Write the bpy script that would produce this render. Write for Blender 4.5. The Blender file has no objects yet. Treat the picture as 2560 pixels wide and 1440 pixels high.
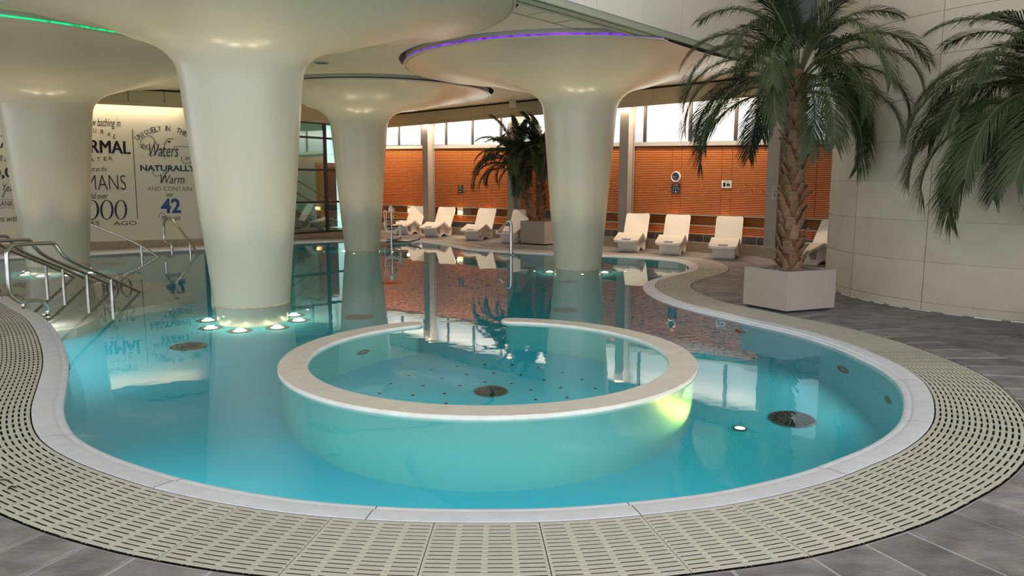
import bpy, bmesh, math, random
from mathutils import Vector, Matrix
random.seed(7)
R = math.radians
scene = bpy.context.scene
C = scene.collection

# ------------------------------------------------------------------ camera
FPX, HY, ROLL, CAMH = 1850.0, 462.0, 0.002, 1.6
_p = math.atan((720 - HY) / FPX)
_fw = Vector((0, math.cos(_p), -math.sin(_p)))
_r = Vector((1, 0, 0)); _u = _r.cross(_fw)
RT = _r * math.cos(ROLL) + _u * math.sin(ROLL)
UP = -_r * math.sin(ROLL) + _u * math.cos(ROLL)
cam = bpy.data.cameras.new('camera')
cam.sensor_width = 36.0
cam.lens = 36.0 * FPX / 2560.0
cam.clip_start = 0.05; cam.clip_end = 300
co = bpy.data.objects.new('camera', cam); C.objects.link(co)
co.matrix_world = Matrix(((RT.x, UP.x, -_fw.x, 0), (RT.y, UP.y, -_fw.y, 0), (RT.z, UP.z, -_fw.z, CAMH), (0, 0, 0, 1)))
scene.camera = co

# ------------------------------------------------------------------ world, light, exposure
scene.view_settings.view_transform = 'Standard'
scene.view_settings.look = 'None'
scene.view_settings.exposure = 0.16
scene.view_settings.gamma = 1.0
scene.view_settings.use_curve_mapping = False
wd = bpy.data.worlds.new('World'); scene.world = wd; wd.use_nodes = True
_bg = wd.node_tree.nodes['Background']
_bg.inputs[0].default_value = (0.86, 0.93, 1.0, 1); _bg.inputs[1].default_value = 2.3

def lamp(name, kind, loc, energy, color, size=0.1, aim=None, spot=None, blend=0.5):
    l = bpy.data.lights.new(name, kind); l.energy = energy; l.color = color
    if kind == 'AREA': l.size = size
    elif kind != 'SUN': l.shadow_soft_size = size
    if kind == 'SPOT': l.spot_size = spot; l.spot_blend = blend
    o = bpy.data.objects.new(name, l); C.objects.link(o); o.location = loc
    if aim is not None:
        o.rotation_euler = (Vector(aim) - Vector(loc)).to_track_quat('-Z', 'Y').to_euler()
    return o

# ------------------------------------------------------------------ pixel -> place
def ray(x, y):
    return (_fw * FPX + RT * (x - 1280) + UP * (720 - y)).normalized()
CP = Vector((0, 0, CAMH))
def G(x, y, z=0.0):
    d = ray(x, y); return CP + d * ((z - CAMH) / d.z)
WATER = -0.03
def GW(x, y, z):                      # point on a submerged level, seen through the water
    d = ray(x, y); p = G(x, y, WATER)
    n = 1 / 1.33
    h = Vector((d.x * n, d.y * n, 0)); dn = Vector((h.x, h.y, -math.sqrt(1 - h.length_squared)))
    return p + dn * ((z - WATER) / dn.z)
def PL(x, y, a, nrm):                 # point on a vertical plane
    d = ray(x, y); t = (Vector(a) - CP).dot(nrm) / d.dot(nrm); return CP + d * t

# ------------------------------------------------------------------ materials
def mat(name, col, rough=0.6, metal=0.0, noise=None, bump=None, spec=None, coat=0.0, emit=None, scale3=None):
    """noise=(scale, amount, second colour) ; bump=(scale, strength)"""
    m = bpy.data.materials.new(name); m.use_nodes = True
    nt = m.node_tree; b = nt.nodes['Principled BSDF']
    b.inputs['Base Color'].default_value = (*col, 1); b.inputs['Roughness'].default_value = rough
    b.inputs['Metallic'].default_value = metal
    if spec is not None: b.inputs['Specular IOR Level'].default_value = spec
    if coat: b.inputs['Coat Weight'].default_value = coat; b.inputs['Coat Roughness'].default_value = 0.08
    if noise or bump:
        tc = nt.nodes.new('ShaderNodeTexCoord'); src = tc.outputs['Object']
        if scale3:
            mp = nt.nodes.new('ShaderNodeMapping'); mp.inputs['Scale'].default_value = scale3
            nt.links.new(src, mp.inputs[0]); src = mp.outputs[0]
    if noise:
        n = nt.nodes.new('ShaderNodeTexNoise'); n.inputs['Scale'].default_value = noise[0]; n.inputs['Detail'].default_value = 6
        nt.links.new(src, n.inputs['Vector'])
        rp = nt.nodes.new('ShaderNodeValToRGB'); rp.color_ramp.elements[0].position = 0.5 - noise[1]; rp.color_ramp.elements[1].position = 0.5 + noise[1]
        rp.color_ramp.elements[0].color = (*col, 1); rp.color_ramp.elements[1].color = (*noise[2], 1)
        nt.links.new(n.outputs['Fac'], rp.inputs[0]); nt.links.new(rp.outputs[0], b.inputs['Base Color'])
    if bump:
        n2 = nt.nodes.new('ShaderNodeTexNoise'); n2.inputs['Scale'].default_value = bump[0]; n2.inputs['Detail'].default_value = 4
        nt.links.new(src, n2.inputs['Vector'])
        bp = nt.nodes.new('ShaderNodeBump'); bp.inputs['Strength'].default_value = bump[1]; bp.inputs['Distance'].default_value = 0.02
        nt.links.new(n2.outputs['Fac'], bp.inputs['Height']); nt.links.new(bp.outputs[0], b.inputs['Normal'])
    if emit:
        b.inputs['Emission Color'].default_value = (*emit[0], 1); b.inputs['Emission Strength'].default_value = emit[1]
    return m

def add_random_tint(m, amt=0.25):
    """slight value change from piece to piece"""
    nt = m.node_tree; b = nt.nodes['Principled BSDF']
    oi = nt.nodes.new('ShaderNodeObjectInfo'); mr = nt.nodes.new('ShaderNodeMapRange')
    mr.inputs['To Min'].default_value = 1 - amt; mr.inputs['To Max'].default_value = 1 + amt
    nt.links.new(oi.outputs['Random'], mr.inputs['Value'])
    hs = nt.nodes.new('ShaderNodeHueSaturation'); nt.links.new(mr.outputs[0], hs.inputs['Value'])
    bc = b.inputs['Base Color']
    if bc.links: nt.links.new(bc.links[0].from_socket, hs.inputs['Color'])
    else: hs.inputs['Color'].default_value = bc.default_value
    nt.links.new(hs.outputs[0], bc)
    return m

M = {}
M['plaster'] = mat('column_plaster', (0.58, 0.54, 0.42), 0.28, noise=(0.8, 0.3, (0.55, 0.51, 0.39)), bump=(6, 0.03), spec=0.5)
M['crust'] = mat('lime_crust', (0.52, 0.40, 0.22), 0.8, noise=(30, 0.2, (0.70, 0.62, 0.45)))
M['ceiling'] = mat('ceiling_paint', (0.68, 0.61, 0.45), 0.6)
M['fascia'] = mat('fascia_panel', (0.52, 0.42, 0.26), 0.6)
M['bulk'] = add_random_tint(mat('bulkhead_panel', (0.88, 0.81, 0.73), 0.4, noise=(1.5, 0.3, (0.83, 0.76, 0.67))), 0.04)
M['soffit'] = mat('soffit_paint', (0.42, 0.44, 0.32), 0.6)
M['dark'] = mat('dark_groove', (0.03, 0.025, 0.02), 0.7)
M['limestone'] = add_random_tint(mat('limestone', (0.60, 0.51, 0.405), 0.75, noise=(3.0, 0.25, (0.69, 0.60, 0.49)), bump=(40, 0.15)), 0.05)
M['mortar'] = mat('pale_mortar', (0.72, 0.68, 0.60), 0.9)
M['slate'] = add_random_tint(mat('slate_paving', (0.145, 0.128, 0.13), 0.55, noise=(4.5, 0.22, (0.34, 0.31, 0.31)), bump=(30, 0.25), scale3=(1.0, 1.5, 1.0)), 0.22)
M['grout'] = mat('paving_grout', (0.42, 0.41, 0.45), 0.85, noise=(5, 0.2, (0.55, 0.54, 0.60)))
M['coping'] = add_random_tint(mat('coping_stone', (0.85, 0.88, 1.0), 0.35, noise=(9, 0.2, (0.78, 0.79, 0.88)), bump=(25, 0.12)), 0.04)
M['ringstone'] = mat('spa_wall_stone', (0.78, 0.70, 0.63), 0.4, noise=(7, 0.2, (0.86, 0.80, 0.75)), bump=(18, 0.2))
M['grate'] = add_random_tint(mat('grating_plastic', (0.64, 0.60, 0.52), 0.55, noise=(60, 0.3, (0.57, 0.53, 0.46))), 0.06)
M['channel'] = mat('drain_channel', (0.045, 0.037, 0.028), 0.8)
M['basin'] = mat('pool_basin_finish', (0.085, 0.55, 0.68), 0.5, noise=(1.2, 0.3, (0.07, 0.52, 0.66)))
M['ringbody'] = mat('spa_wall_tile', (0.16, 0.50, 0.48), 0.5, noise=(1.5, 0.3, (0.15, 0.48, 0.45)))
M['step'] = mat('pool_step_stone', (0.55, 0.50, 0.42), 0.6, noise=(4, 0.2, (0.47, 0.42, 0.36)))
M['steel'] = mat('brushed_stainless', (0.55, 0.53, 0.50), 0.22, 1.0)
M['dsteel'] = mat('dull_stainless_disc', (0.09, 0.11, 0.10), 0.5, 0.3)
M['post'] = mat('painted_steel_post', (0.32, 0.28, 0.25), 0.5)
M['wood'] = mat('cedar_slats', (0.72, 0.20, 0.055), 0.5, noise=(2.2, 0.3, (0.82, 0.26, 0.07)), scale3=(1, 1, 14))
M['woodback'] = mat('dark_slat_backing', (0.16, 0.035, 0.012), 0.8)
M['niche'] = mat('niche_wood', (0.42, 0.15, 0.03), 0.6)
M['frame'] = mat('pale_metal_frame', (0.45, 0.43, 0.40), 0.5)
M['plinth'] = mat('plinth_stone', (0.30, 0.24, 0.165), 0.8, noise=(9, 0.25, (0.40, 0.33, 0.24)))
M['darktile'] = add_random_tint(mat('dark_tile', (0.05, 0.05, 0.055), 0.35, noise=(8, 0.2, (0.10, 0.09, 0.09))), 0.25)
M['mullion'] = mat('dark_window_mullion', (0.035, 0.03, 0.035), 0.5)
M['winglow'] = mat('frosted_daylight_glass', (0.25, 0.27, 0.29), 0.5, noise=(0.6, 0.3, (0.2, 0.22, 0.25)), emit=((0.84, 0.92, 1.0), 0.50))
M['white'] = mat('white_moulded_plastic', (0.80, 0.73, 0.66), 0.38)
M['blueplate'] = mat('blue_grey_plate', (0.12, 0.14, 0.22), 0.5)
M['whitepaint'] = mat('white_print', (0.85, 0.85, 0.85), 0.6)
M['textwall'] = mat('cream_wall_paint', (0.66, 0.60, 0.46), 0.6)
M['ink'] = mat('black_lettering', (0.012, 0.010, 0.016), 0.5)
M['navy'] = mat('navy_lettering', (0.012, 0.018, 0.075), 0.5)
M['blue'] = mat('blue_lettering', (0.02, 0.05, 0.20), 0.5)
M['planter'] = mat('warm_grey_planter', (0.40, 0.325, 0.28), 0.55, noise=(2, 0.3, (0.42, 0.345, 0.30)), bump=(30, 0.03))
M['soil'] = mat('dark_soil', (0.06, 0.045, 0.035), 0.9)
M['pebble'] = mat('brown_pebble', (0.17, 0.13, 0.11), 0.55, noise=(6, 0.2, (0.26, 0.21, 0.18)))
M['bark'] = mat('palm_fibre', (0.16, 0.065, 0.03), 0.9, noise=(20, 0.2, (0.24, 0.11, 0.06)), bump=(50, 0.6))
M['boot'] = add_random_tint(mat('palm_leaf_base', (0.31, 0.175, 0.09), 0.75, noise=(18, 0.2, (0.17, 0.085, 0.045)), bump=(40, 0.4)), 0.3)
M['bootend'] = mat('cut_leaf_end', (0.62, 0.48, 0.32), 0.7)
M['leaf'] = add_random_tint(mat(name='palm_leaflet', spec=0.3, col=(0.032, 0.048, 0.020), rough=0.5, noise=(5, 0.3, (0.055, 0.074, 0.030))), 0.4)
M['leaf2'] = add_random_tint(mat('palm_leaflet_yellowing', (0.16, 0.17, 0.03), 0.45, noise=(5, 0.3, (0.24, 0.22, 0.05))), 0.3)
M['rachis'] = mat('palm_midrib', (0.10, 0.11, 0.04), 0.5)
M['black'] = mat('black_plastic', (0.015, 0.015, 0.018), 0.4)
M['yellow'] = mat('yellow_sign', (0.80, 0.45, 0.03), 0.5)
M['orange'] = mat('orange_sign', (0.75, 0.16, 0.02), 0.5)
M['clockface'] = mat('dark_clock_face', (0.08, 0.09, 0.085), 0.3)
M['brass'] = mat('brass_hook', (0.40, 0.17, 0.05), 0.4, 0.6)
M['lobbywall'] = mat('lobby_wall_paint', (0.50, 0.68, 0.60), 0.6)
M['lobbyfloor'] = mat('lobby_floor', (0.10, 0.09, 0.09), 0.4)
M['stair'] = mat('stair_stringer', (0.40, 0.40, 0.45), 0.5)
M['door'] = mat('orange_wood_door', (0.50, 0.22, 0.05), 0.5)
M['skyglass'] = mat('blue_grey_glazing', (0.16, 0.22, 0.28), 0.25)
M['lamp'] = mat('warm_wall_lamp', (1, 0.8, 0.4), 0.5, emit=((1.0, 0.55, 0.14), 3.0))
M['poollamp'] = mat('pool_lamp_lens', (1, 0.9, 0.7), 0.3, emit=((1.0, 0.74, 0.40), 6.0))
M['ledg'] = mat('green_led_strip', (0, 0.3, 0.1), 0.4, emit=((0.0, 0.60, 0.16), 1.6))
M['ledp'] = mat('purple_led_strip', (0.1, 0, 0.4), 0.4, emit=((0.16, 0.02, 0.62), 1.6))
for _k in ('ledg', 'ledp'):
    _nt = M[_k].node_tree; _b = _nt.nodes['Principled BSDF']; _tc = _nt.nodes.new('ShaderNodeTexCoord'); _n = _nt.nodes.new('ShaderNodeTexNoise'); _n.inputs['Scale'].default_value = 11; _n.inputs['Detail'].default_value = 3
    _m = _nt.nodes.new('ShaderNodeMapRange'); _m.inputs['From Min'].default_value = 0.35; _m.inputs['From Max'].default_value = 0.65; _m.inputs['To Min'].default_value = 0.35; _m.inputs['To Max'].default_value = 2.2
    _nt.links.new(_tc.outputs['Object'], _n.inputs['Vector']); _nt.links.new(_n.outputs['Fac'], _m.inputs['Value']); _nt.links.new(_m.outputs[0], _b.inputs['Emission Strength'])
M['led0'] = mat('unlit_led_strip', (0.05, 0.04, 0.04), 0.4)

def glass_mat(name, tint, refl=0.12):
    m = bpy.data.materials.new(name); m.use_nodes = True; nt = m.node_tree
    for n in list(nt.nodes): nt.nodes.remove(n)
    o = nt.nodes.new('ShaderNodeOutputMaterial'); t = nt.nodes.new('ShaderNodeBsdfTransparent'); t.inputs[0].default_value = (*tint, 1)
    g = nt.nodes.new('ShaderNodeBsdfGlossy'); g.inputs['Roughness'].default_value = 0.02
    f = nt.nodes.new('ShaderNodeFresnel'); f.inputs[0].default_value = 1.5
    a = nt.nodes.new('ShaderNodeMath'); a.operation = 'ADD'; a.inputs[1].default_value = refl
    x = nt.nodes.new('ShaderNodeMixShader')
    nt.links.new(f.outputs[0], a.inputs[0]); nt.links.new(a.outputs[0], x.inputs[0])
    nt.links.new(t.outputs[0], x.inputs[1]); nt.links.new(g.outputs[0], x.inputs[2]); nt.links.new(x.outputs[0], o.inputs[0])
    return m
M['glass'] = glass_mat('lobby_glass', (0.62, 0.80, 0.74))

def water_mat():
    m = bpy.data.materials.new('thermal_water'); m.use_nodes = True; nt = m.node_tree
    for n in list(nt.nodes): nt.nodes.remove(n)
    o = nt.nodes.new('ShaderNodeOutputMaterial'); g = nt.nodes.new('ShaderNodeBsdfGlass')
    g.inputs['IOR'].default_value = 1.33; g.inputs['Roughness'].default_value = 0.0
    tc = nt.nodes.new('ShaderNodeTexCoord')
    mp = nt.nodes.new('ShaderNodeMapping'); mp.inputs['Scale'].default_value = (1.0, 1.0, 1.0)
    n = nt.nodes.new('ShaderNodeTexNoise'); n.inputs['Scale'].default_value = 3.2; n.inputs['Detail'].default_value = 2
    b = nt.nodes.new('ShaderNodeBump'); b.inputs['Strength'].default_value = 0.05; b.inputs['Distance'].default_value = 0.02
    v = nt.nodes.new('ShaderNodeVolumeAbsorption'); v.inputs['Color'].default_value = (0.05, 0.80, 0.90, 1); v.inputs['Density'].default_value = 0.16
    L = nt.links.new
    L(tc.outputs['Object'], mp.inputs[0]); L(mp.outputs[0], n.inputs['Vector']); L(n.outputs['Fac'], b.inputs['Height']); L(b.outputs[0], g.inputs['Normal'])
    L(g.outputs[0], o.inputs['Surface']); L(v.outputs[0], o.inputs['Volume'])
    return m
M['water'] = water_mat()

# ------------------------------------------------------------------ mesh helpers
class MB:
    def __init__(s): s.v = []; s.f = []
    def add(s, vs, fs):
        k = len(s.v); s.v += [tuple(p) for p in vs]; s.f += [tuple(i + k for i in f) for f in fs]; return s
    def box(s, c, d, rz=0.0, m=None):
        x, y, z = d[0] / 2, d[1] / 2, d[2] / 2
        mt = Matrix.Translation(c) @ (m if m is not None else Matrix.Rotation(rz, 4, 'Z'))
        vs = [mt @ Vector((a * x, b * y, e * z)) for e in (-1, 1) for a, b in ((-1, -1), (1, -1), (1, 1), (-1, 1))]
        return s.add(vs, [(3, 2, 1, 0), (4, 5, 6, 7), (0, 1, 5, 4), (1, 2, 6, 5), (2, 3, 7, 6), (3, 0, 4, 7)])
    def prism(s, poly, z0, z1):
        n = len(poly)
        vs = [(p[0], p[1], z0) for p in poly] + [(p[0], p[1], z1) for p in poly]
        ar = sum(poly[i][0] * poly[(i + 1) % n][1] - poly[(i + 1) % n][0] * poly[i][1] for i in range(n))
        fs = [tuple(range(n - 1, -1, -1)), tuple(range(n, 2 * n))] + [(i, (i + 1) % n, n + (i + 1) % n, n + i) for i in range(n)]
        if ar < 0: fs = [tuple(reversed(f)) for f in fs]
        return s.add(vs, fs)
    def tube(s, pts, r, n=10, closed=False):
        pts = [Vector(p) for p in pts]; N = len(pts); rs = r if isinstance(r, (list, tuple)) else [r] * N
        vs = []; prev = None
        for i, p in enumerate(pts):
            a = pts[max(i - 1, 0)]; b = pts[min(i + 1, N - 1)]
            t = (b - a).normalized()
            if prev is None:
                q = Vector((0, 0, 1)) if abs(t.z) < 0.9 else Vector((1, 0, 0)); e = t.cross(q).normalized()
            else: e = (prev - t * prev.dot(t)).normalized()
            prev = e; g = t.cross(e)
            for k in range(n):
                an = 2 * math.pi * k / n; vs.append(p + (e * math.cos(an) + g * math.sin(an)) * rs[i])
        fs = [(i * n + k, i * n + (k + 1) % n, (i + 1) * n + (k + 1) % n, (i + 1) * n + k) for i in range(N - 1) for k in range(n)]
        fs += [tuple(range(n - 1, -1, -1)), tuple((N - 1) * n + k for k in range(n))]
        return s.add(vs, fs)
    def lathe(s, prof, c=(0, 0), seg=48, caps=True, ctr=None):
        vs = []
        for i, (r, z) in enumerate(prof):
            cx, cy = ctr[i] if ctr else c
            vs += [(cx + r * math.cos(2 * math.pi * k / seg), cy + r * math.sin(2 * math.pi * k / seg), z) for k in range(seg)]
        N = len(prof)
        fs = [(i * seg + k, i * seg + (k + 1) % seg, (i + 1) * seg + (k + 1) % seg, (i + 1) * seg + k) for i in range(N - 1) for k in range(seg)]
        if caps: fs += [tuple(range(seg - 1, -1, -1)), tuple((N - 1) * seg + k for k in range(seg))]
        return s.add(vs, fs)
    def grid(s, rows, close_u=False):
        n = len(rows[0]); vs = [p for r in rows for p in r]; fs = []
        for i in range(len(rows) - 1):
            for k in range(n if close_u else n - 1):
                fs.append((i * n + k, i * n + (k + 1) % n, (i + 1) * n + (k + 1) % n, (i + 1) * n + k))
        return s.add(vs, fs)
    def mesh(s, name, mt=None, smooth=None):
        me = bpy.data.meshes.new(name); me.from_pydata(s.v, [], s.f)
        if mt is not None: me.materials.append(M[mt] if isinstance(mt, str) else mt)
        if smooth is not None:
            me.polygons.foreach_set('use_smooth', [True] * len(me.polygons))
            try: me.set_sharp_from_angle(angle=R(smooth))
            except Exception: pass
        me.update(); return me

MW = {}
def obj(name, mb, mt, parent=None, smooth=None):
    """link a builder as ONE mesh object (coordinates in world space)"""
    me = mb if isinstance(mb, bpy.types.Mesh) else mb.mesh(name, mt, smooth)
    o = bpy.data.objects.new(name, me); C.objects.link(o)
    if parent is not None:
        o.parent = parent; w = MW.get(parent.name)
        if w is not None:
            if not isinstance(mb, bpy.types.Mesh): me.transform(w.inverted())
            MW[o.name] = w
    return o
def tag(o, label=None, cat=None, group=None, kind=None):
    if label: o['label'] = label
    if cat: o['category'] = cat
    if group: o['group'] = group
    if kind: o['kind'] = kind
    return o
def thing(name, label, cat, loc=(0, 0, 0), rz=0.0, group=None):
    o = bpy.data.objects.new(name, None); C.objects.link(o); o.empty_display_size = 0.1
    o.location = loc; o.rotation_euler = (0, 0, rz)
    MW[o.name] = Matrix.Translation(loc) @ Matrix.Rotation(rz, 4, 'Z')
    return tag(o, label, cat, group)
def struct(name, mb, mt, label=None, smooth=None, kind='structure'):
    o = obj(name, mb, mt, None, smooth); o['kind'] = kind
    if label: o['label'] = label
    return o
def sroot(name, label=None, loc=(0, 0, 0)):
    o = bpy.data.objects.new(name, None); C.objects.link(o); o.location = loc
    MW[o.name] = Matrix.Translation(loc); o['kind'] = 'structure'
    if label: o['label'] = label
    return o
def copy_tree(o, parent=None):
    c = o.copy(); C.objects.link(c); c.parent = parent
    for ch in list(o.children): copy_tree(ch, c)
    return c
def text_mesh(s, shear=0.0, offset=0.0, depth=0.0):
    cu = bpy.data.curves.new('lettering', 'FONT'); cu.body = s; cu.size = 1; cu.shear = shear; cu.offset = offset; cu.extrude = depth; cu.resolution_u = 3
    o = bpy.data.objects.new('lettering', cu); C.objects.link(o)
    dg = bpy.context.evaluated_depsgraph_get(); me = bpy.data.meshes.new_from_object(o.evaluated_get(dg))
    bpy.data.objects.remove(o); return me
def fit_text(name, s, parent, a, ux, x0, x1, z0, z1, mt, shear=0.0, offset=0.0, lift=0.006, tilt=0.0):
    """text stretched into the rectangle x0..x1 / z0..z1 of the vertical plane through a along ux"""
    me = text_mesh(s, shear, offset)
    xs = [v.co.x for v in me.vertices]; ys = [v.co.y for v in me.vertices]
    bx0, bx1, by0, by1 = min(xs), max(xs), min(ys), max(ys)
    nrm = Vector((ux.y, -ux.x, 0))
    if nrm.dot(Vector(a) - CP) > 0: nrm = -nrm
    cx, cz = (x0 + x1) / 2, (z0 + z1) / 2
    for v in me.vertices:
        X = x0 + (v.co.x - bx0) / (bx1 - bx0) * (x1 - x0); Z = z0 + (v.co.y - by0) / max(by1 - by0, 1e-6) * (z1 - z0)
        if tilt:
            dx, dz = X - cx, Z - cz; X = cx + dx * math.cos(tilt) - dz * math.sin(tilt); Z = cz + dx * math.sin(tilt) + dz * math.cos(tilt)
        v.co = Vector((a[0], a[1], 0)) + ux * X + Vector((0, 0, Z)) + nrm * lift
    me.materials.clear(); me.materials.append(M[mt])
    w = MW.get(parent.name)
    if w is not None: me.transform(w.inverted())
    o = bpy.data.objects.new(name, me); C.objects.link(o); o.parent = parent
    return o
def catmull(pts, per=12, closed=True):
    n = len(pts); out = []
    for i in range(n if closed else n - 1):
        p = [Vector(pts[(i + k) % n]) if closed else Vector(pts[min(max(i + k, 0), n - 1)]) for k in (-1, 0, 1, 2)]
        for j in range(per):
            t = j / per
            out.append(0.5 * ((2 * p[1]) + (p[2] - p[0]) * t + (2 * p[0] - 5 * p[1] + 4 * p[2] - p[3]) * t * t + (3 * p[1] - p[0] - 3 * p[2] + p[3]) * t ** 3))
    if not closed: out.append(Vector(pts[-1]))
    return out
def resample(pts, step, closed=True):
    P = list(pts) + ([pts[0]] if closed else []); L = [0]
    for a, b in zip(P, P[1:]): L.append(L[-1] + (b - a).length)
    n = max(2, round(L[-1] / step)); out = []; j = 0
    for i in range(n if closed else n + 1):
        s = L[-1] * i / n
        while j < len(P) - 2 and L[j + 1] < s: j += 1
        t = (s - L[j]) / max(L[j + 1] - L[j], 1e-9); out.append(P[j].lerp(P[j + 1], min(t, 1)))
    return out
def fill_poly(loops, z):
    """triangulated flat mesh of an outline with holes"""
    bm = bmesh.new(); es = []
    for lp in loops:
        vs = [bm.verts.new((p[0], p[1], z)) for p in lp]
        es += [bm.edges.new((vs[i], vs[(i + 1) % len(vs)])) for i in range(len(vs))]
    bmesh.ops.triangle_fill(bm, edges=es, use_beauty=True, use_dissolve=False, normal=(0, 0, 1))
    for f in bm.faces:
        if f.normal.z < 0: f.normal_flip()
    return bm

# ================================================================== POOL OUTLINE
EDGE_PX = [(57, 767), (103, 792), (134, 823), (159, 870), (169, 916), (162, 970), (155, 1020), (168, 1068), (205, 1106), (288, 1147), (411, 1188), (514, 1214), (640, 1238),
    (800, 1259), (1000, 1273), (1200, 1277), (1400, 1273), (1600, 1257), (1800, 1232), (1987, 1189), (2100, 1149), (2175, 1117), (2231, 1080), (2257, 1046), (2263, 1012), (2259, 985),
    (2242, 956), (2203, 925), (2151, 898), (2082, 868), (1978, 835), (1874, 811), (1790, 791), (1740, 779), (1702, 769), (1671, 759), (1646, 749), (1621, 735), (1609, 722), (1611, 712), (1624, 703),
    (1652, 694), (1684, 686), (1710, 680), (1723, 672), (1719, 664), (1702, 657), (1677, 652), (1594, 645), (1505, 641), (1382, 637), (1278, 632), (1174, 625), (1120, 615), (1055, 606), (956, 603),
    (859, 604), (738, 608), (515, 622), (370, 629), (222, 637), (0, 646)]
ctl = [G(x, y, WATER) for x, y in EDGE_PX]
ctl = [Vector((p.x, p.y, 0)) for p in ctl]
ctl += [Vector(p) for p in ((-13.2, 15.4, 0), (-14.4, 14.2, 0), (-13.6, 12.9, 0), (-11.5, 12.4, 0), (-9.4, 12.1, 0), (-8.2, 11.5, 0), (-7.45, 10.75, 0))]
LOOP = resample(catmull(ctl, 10), 0.08)
NL = len(LOOP)
area = sum(LOOP[i].x * LOOP[(i + 1) % NL].y - LOOP[(i + 1) % NL].x * LOOP[i].y for i in range(NL))
SG = 1 if area > 0 else -1
def _norms(P):
    n = len(P); out = []
    for i in range(n):
        t = (P[(i + 2) % n] - P[(i - 2) % n]).normalized(); out.append(Vector((t.y, -t.x, 0)) * SG)
    return out
NRM = _norms(LOOP)
def offset(d):
    if abs(d) < 0.03: return [p + n * d for p, n in zip(LOOP, NRM)]
    O = [p + n * d for p, n in zip(LOOP, NRM)]
    ok = []
    for i, q in enumerate(O):
        m = min((LOOP[(i + k) % NL] - q).length_squared for k in range(-60, 61))
        ok.append(m > (d - 0.015) ** 2)
    idx = [i for i in range(NL) if ok[i]]
    for a, b in zip(idx, idx[1:] + [idx[0] + NL]):
        for k in range(a + 1, b):
            t = (k - a) / (b - a); O[k % NL] = O[a % NL].lerp(O[b % NL], t)
    return O
COPW, GRW = 0.19, 0.56
O0, O1, O2 = offset(0.0), offset(COPW), offset(COPW + GRW)
SW = 0.62
O3 = offset(COPW + GRW + 0.016); O4 = offset(COPW + GRW + SW)
DEPTH = -1.35

# ================================================================== ROOM SHELL
CEIL = 3.95
ta, tb = G(222, 622), G(515, 612)                   # lettered wall
TD = (tb - ta).normalized(); TN = Vector((TD.y, -TD.x, 0))
text_far = ta - TD * 9.0
ga, gb = tb.copy(), Vector((-4.75, 24.25, 0))       # glazed wall
w1, w5 = G(1143, 587), G(1922, 642)                 # slatted wall
WD = (w5 - w1).normalized(); WN = Vector((WD.y, -WD.x, 0))   # points into the room (towards the pool)
if WN.dot(CP - w1) < 0: WN = -WN
WL, WR = w1 - WD * 5.2, w1 + WD * 17.0

# floor bed, pavers on it
outer = [Vector((-24, -6, 0)), Vector((16, -6, 0)), Vector((16, 6, 0)), Vector((WR.x, WR.y, 0)), Vector((WL.x, WL.y, 0)) , gb, ga, text_far, Vector((-24, 14, 0))]
bm = fill_poly([outer, offset(COPW + GRW + 0.006)], -0.008)
me = bpy.data.meshes.new('floor'); bm.to_mesh(me); bm.free(); me.materials.append(M['grout'])
floor = obj('floor', me, None); tag(floor, 'dark slate paved pool deck around the water', kind='structure')

# radial stones next to the grating
def seg_idx(L):
    """split the loop in equal runs of about L metres, returns index pairs"""
    n = max(3, round(NL * 0.08 / L)); cuts = [round(i * NL / n) for i in range(n + 1)]
    return [(cuts[i], cuts[i + 1]) for i in range(n)]
def visible_idx(i):
    p = LOOP[i % NL]; return p.y > 1.5 and abs(p.x) < p.y * 0.95 + 0.8
def lump(mb, poly_in, poly_out, z0, z1, bev):
    """one stone between an inner and an outer polyline, with bevelled top"""
    ring = list(poly_in) + list(reversed(poly_out)); c = sum(ring, Vector()) / len(ring)
    base = [(p.x, p.y, z0) for p in ring]; mid = [(p.x, p.y, z1 - bev) for p in ring]
    top = [tuple(p + (c - p).normalized() * bev * 1.6 + Vector((0, 0, z1))) for p in ring]
    n = len(ring); fs = []
    for k in range(n):
        j = (k + 1) % n; fs += [(k, j, n + j, n + k), (n + k, n + j, 2 * n + j, 2 * n + k)]
    fs.append(tuple(2 * n + k for k in range(n)))
    sa = sum(ring[k].x * ring[(k + 1) % n].y - ring[(k + 1) % n].x * ring[k].y for k in range(n))
    if sa < 0: fs = [tuple(reversed(f)) for f in fs]
    mb.add(base + mid + top, fs)
def inset_run(A, B, gap):
    """polyline from A[0]..A[-1] shortened by gap at both ends"""
    P = [p.copy() for p in A]
    if (P[1] - P[0]).length > gap: P[0] += (P[1] - P[0]).normalized() * gap
    if (P[-2] - P[-1]).length > gap: P[-1] += (P[-2] - P[-1]).normalized() * gap
    return P
n_st = 0
rest = MB()
for a, b in seg_idx(0.27):
    ii = [k % NL for k in range(a, b + 1)]
    pi = [O3[k] for k in ii]; po = [O4[k] for k in ii]
    if sum((po[k + 1] - po[k]).length for k in range(len(po) - 1)) < 0.1 or (po[0] - pi[0]).length < 0.15: 
        continue
    j = random.uniform(-0.05, 0.05)
    pi2 = inset_run(pi, None, 0.011)
    po2 = inset_run([q + (q - p).normalized() * -0.008 for p, q in zip(pi, po)], None, 0.011)
    mb = MB(); lump(mb, pi2, po2, -0.03, random.uniform(-0.003, 0.003), 0.006)
    if visible_idx(a) and n_st < 160:
        obj('paving_stone', mb, 'slate', floor); n_st += 1
    else: rest.add(mb.v, mb.f)
if rest.v: tag(obj('paving_stones', rest, 'slate', floor), kind='stuff')

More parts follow.
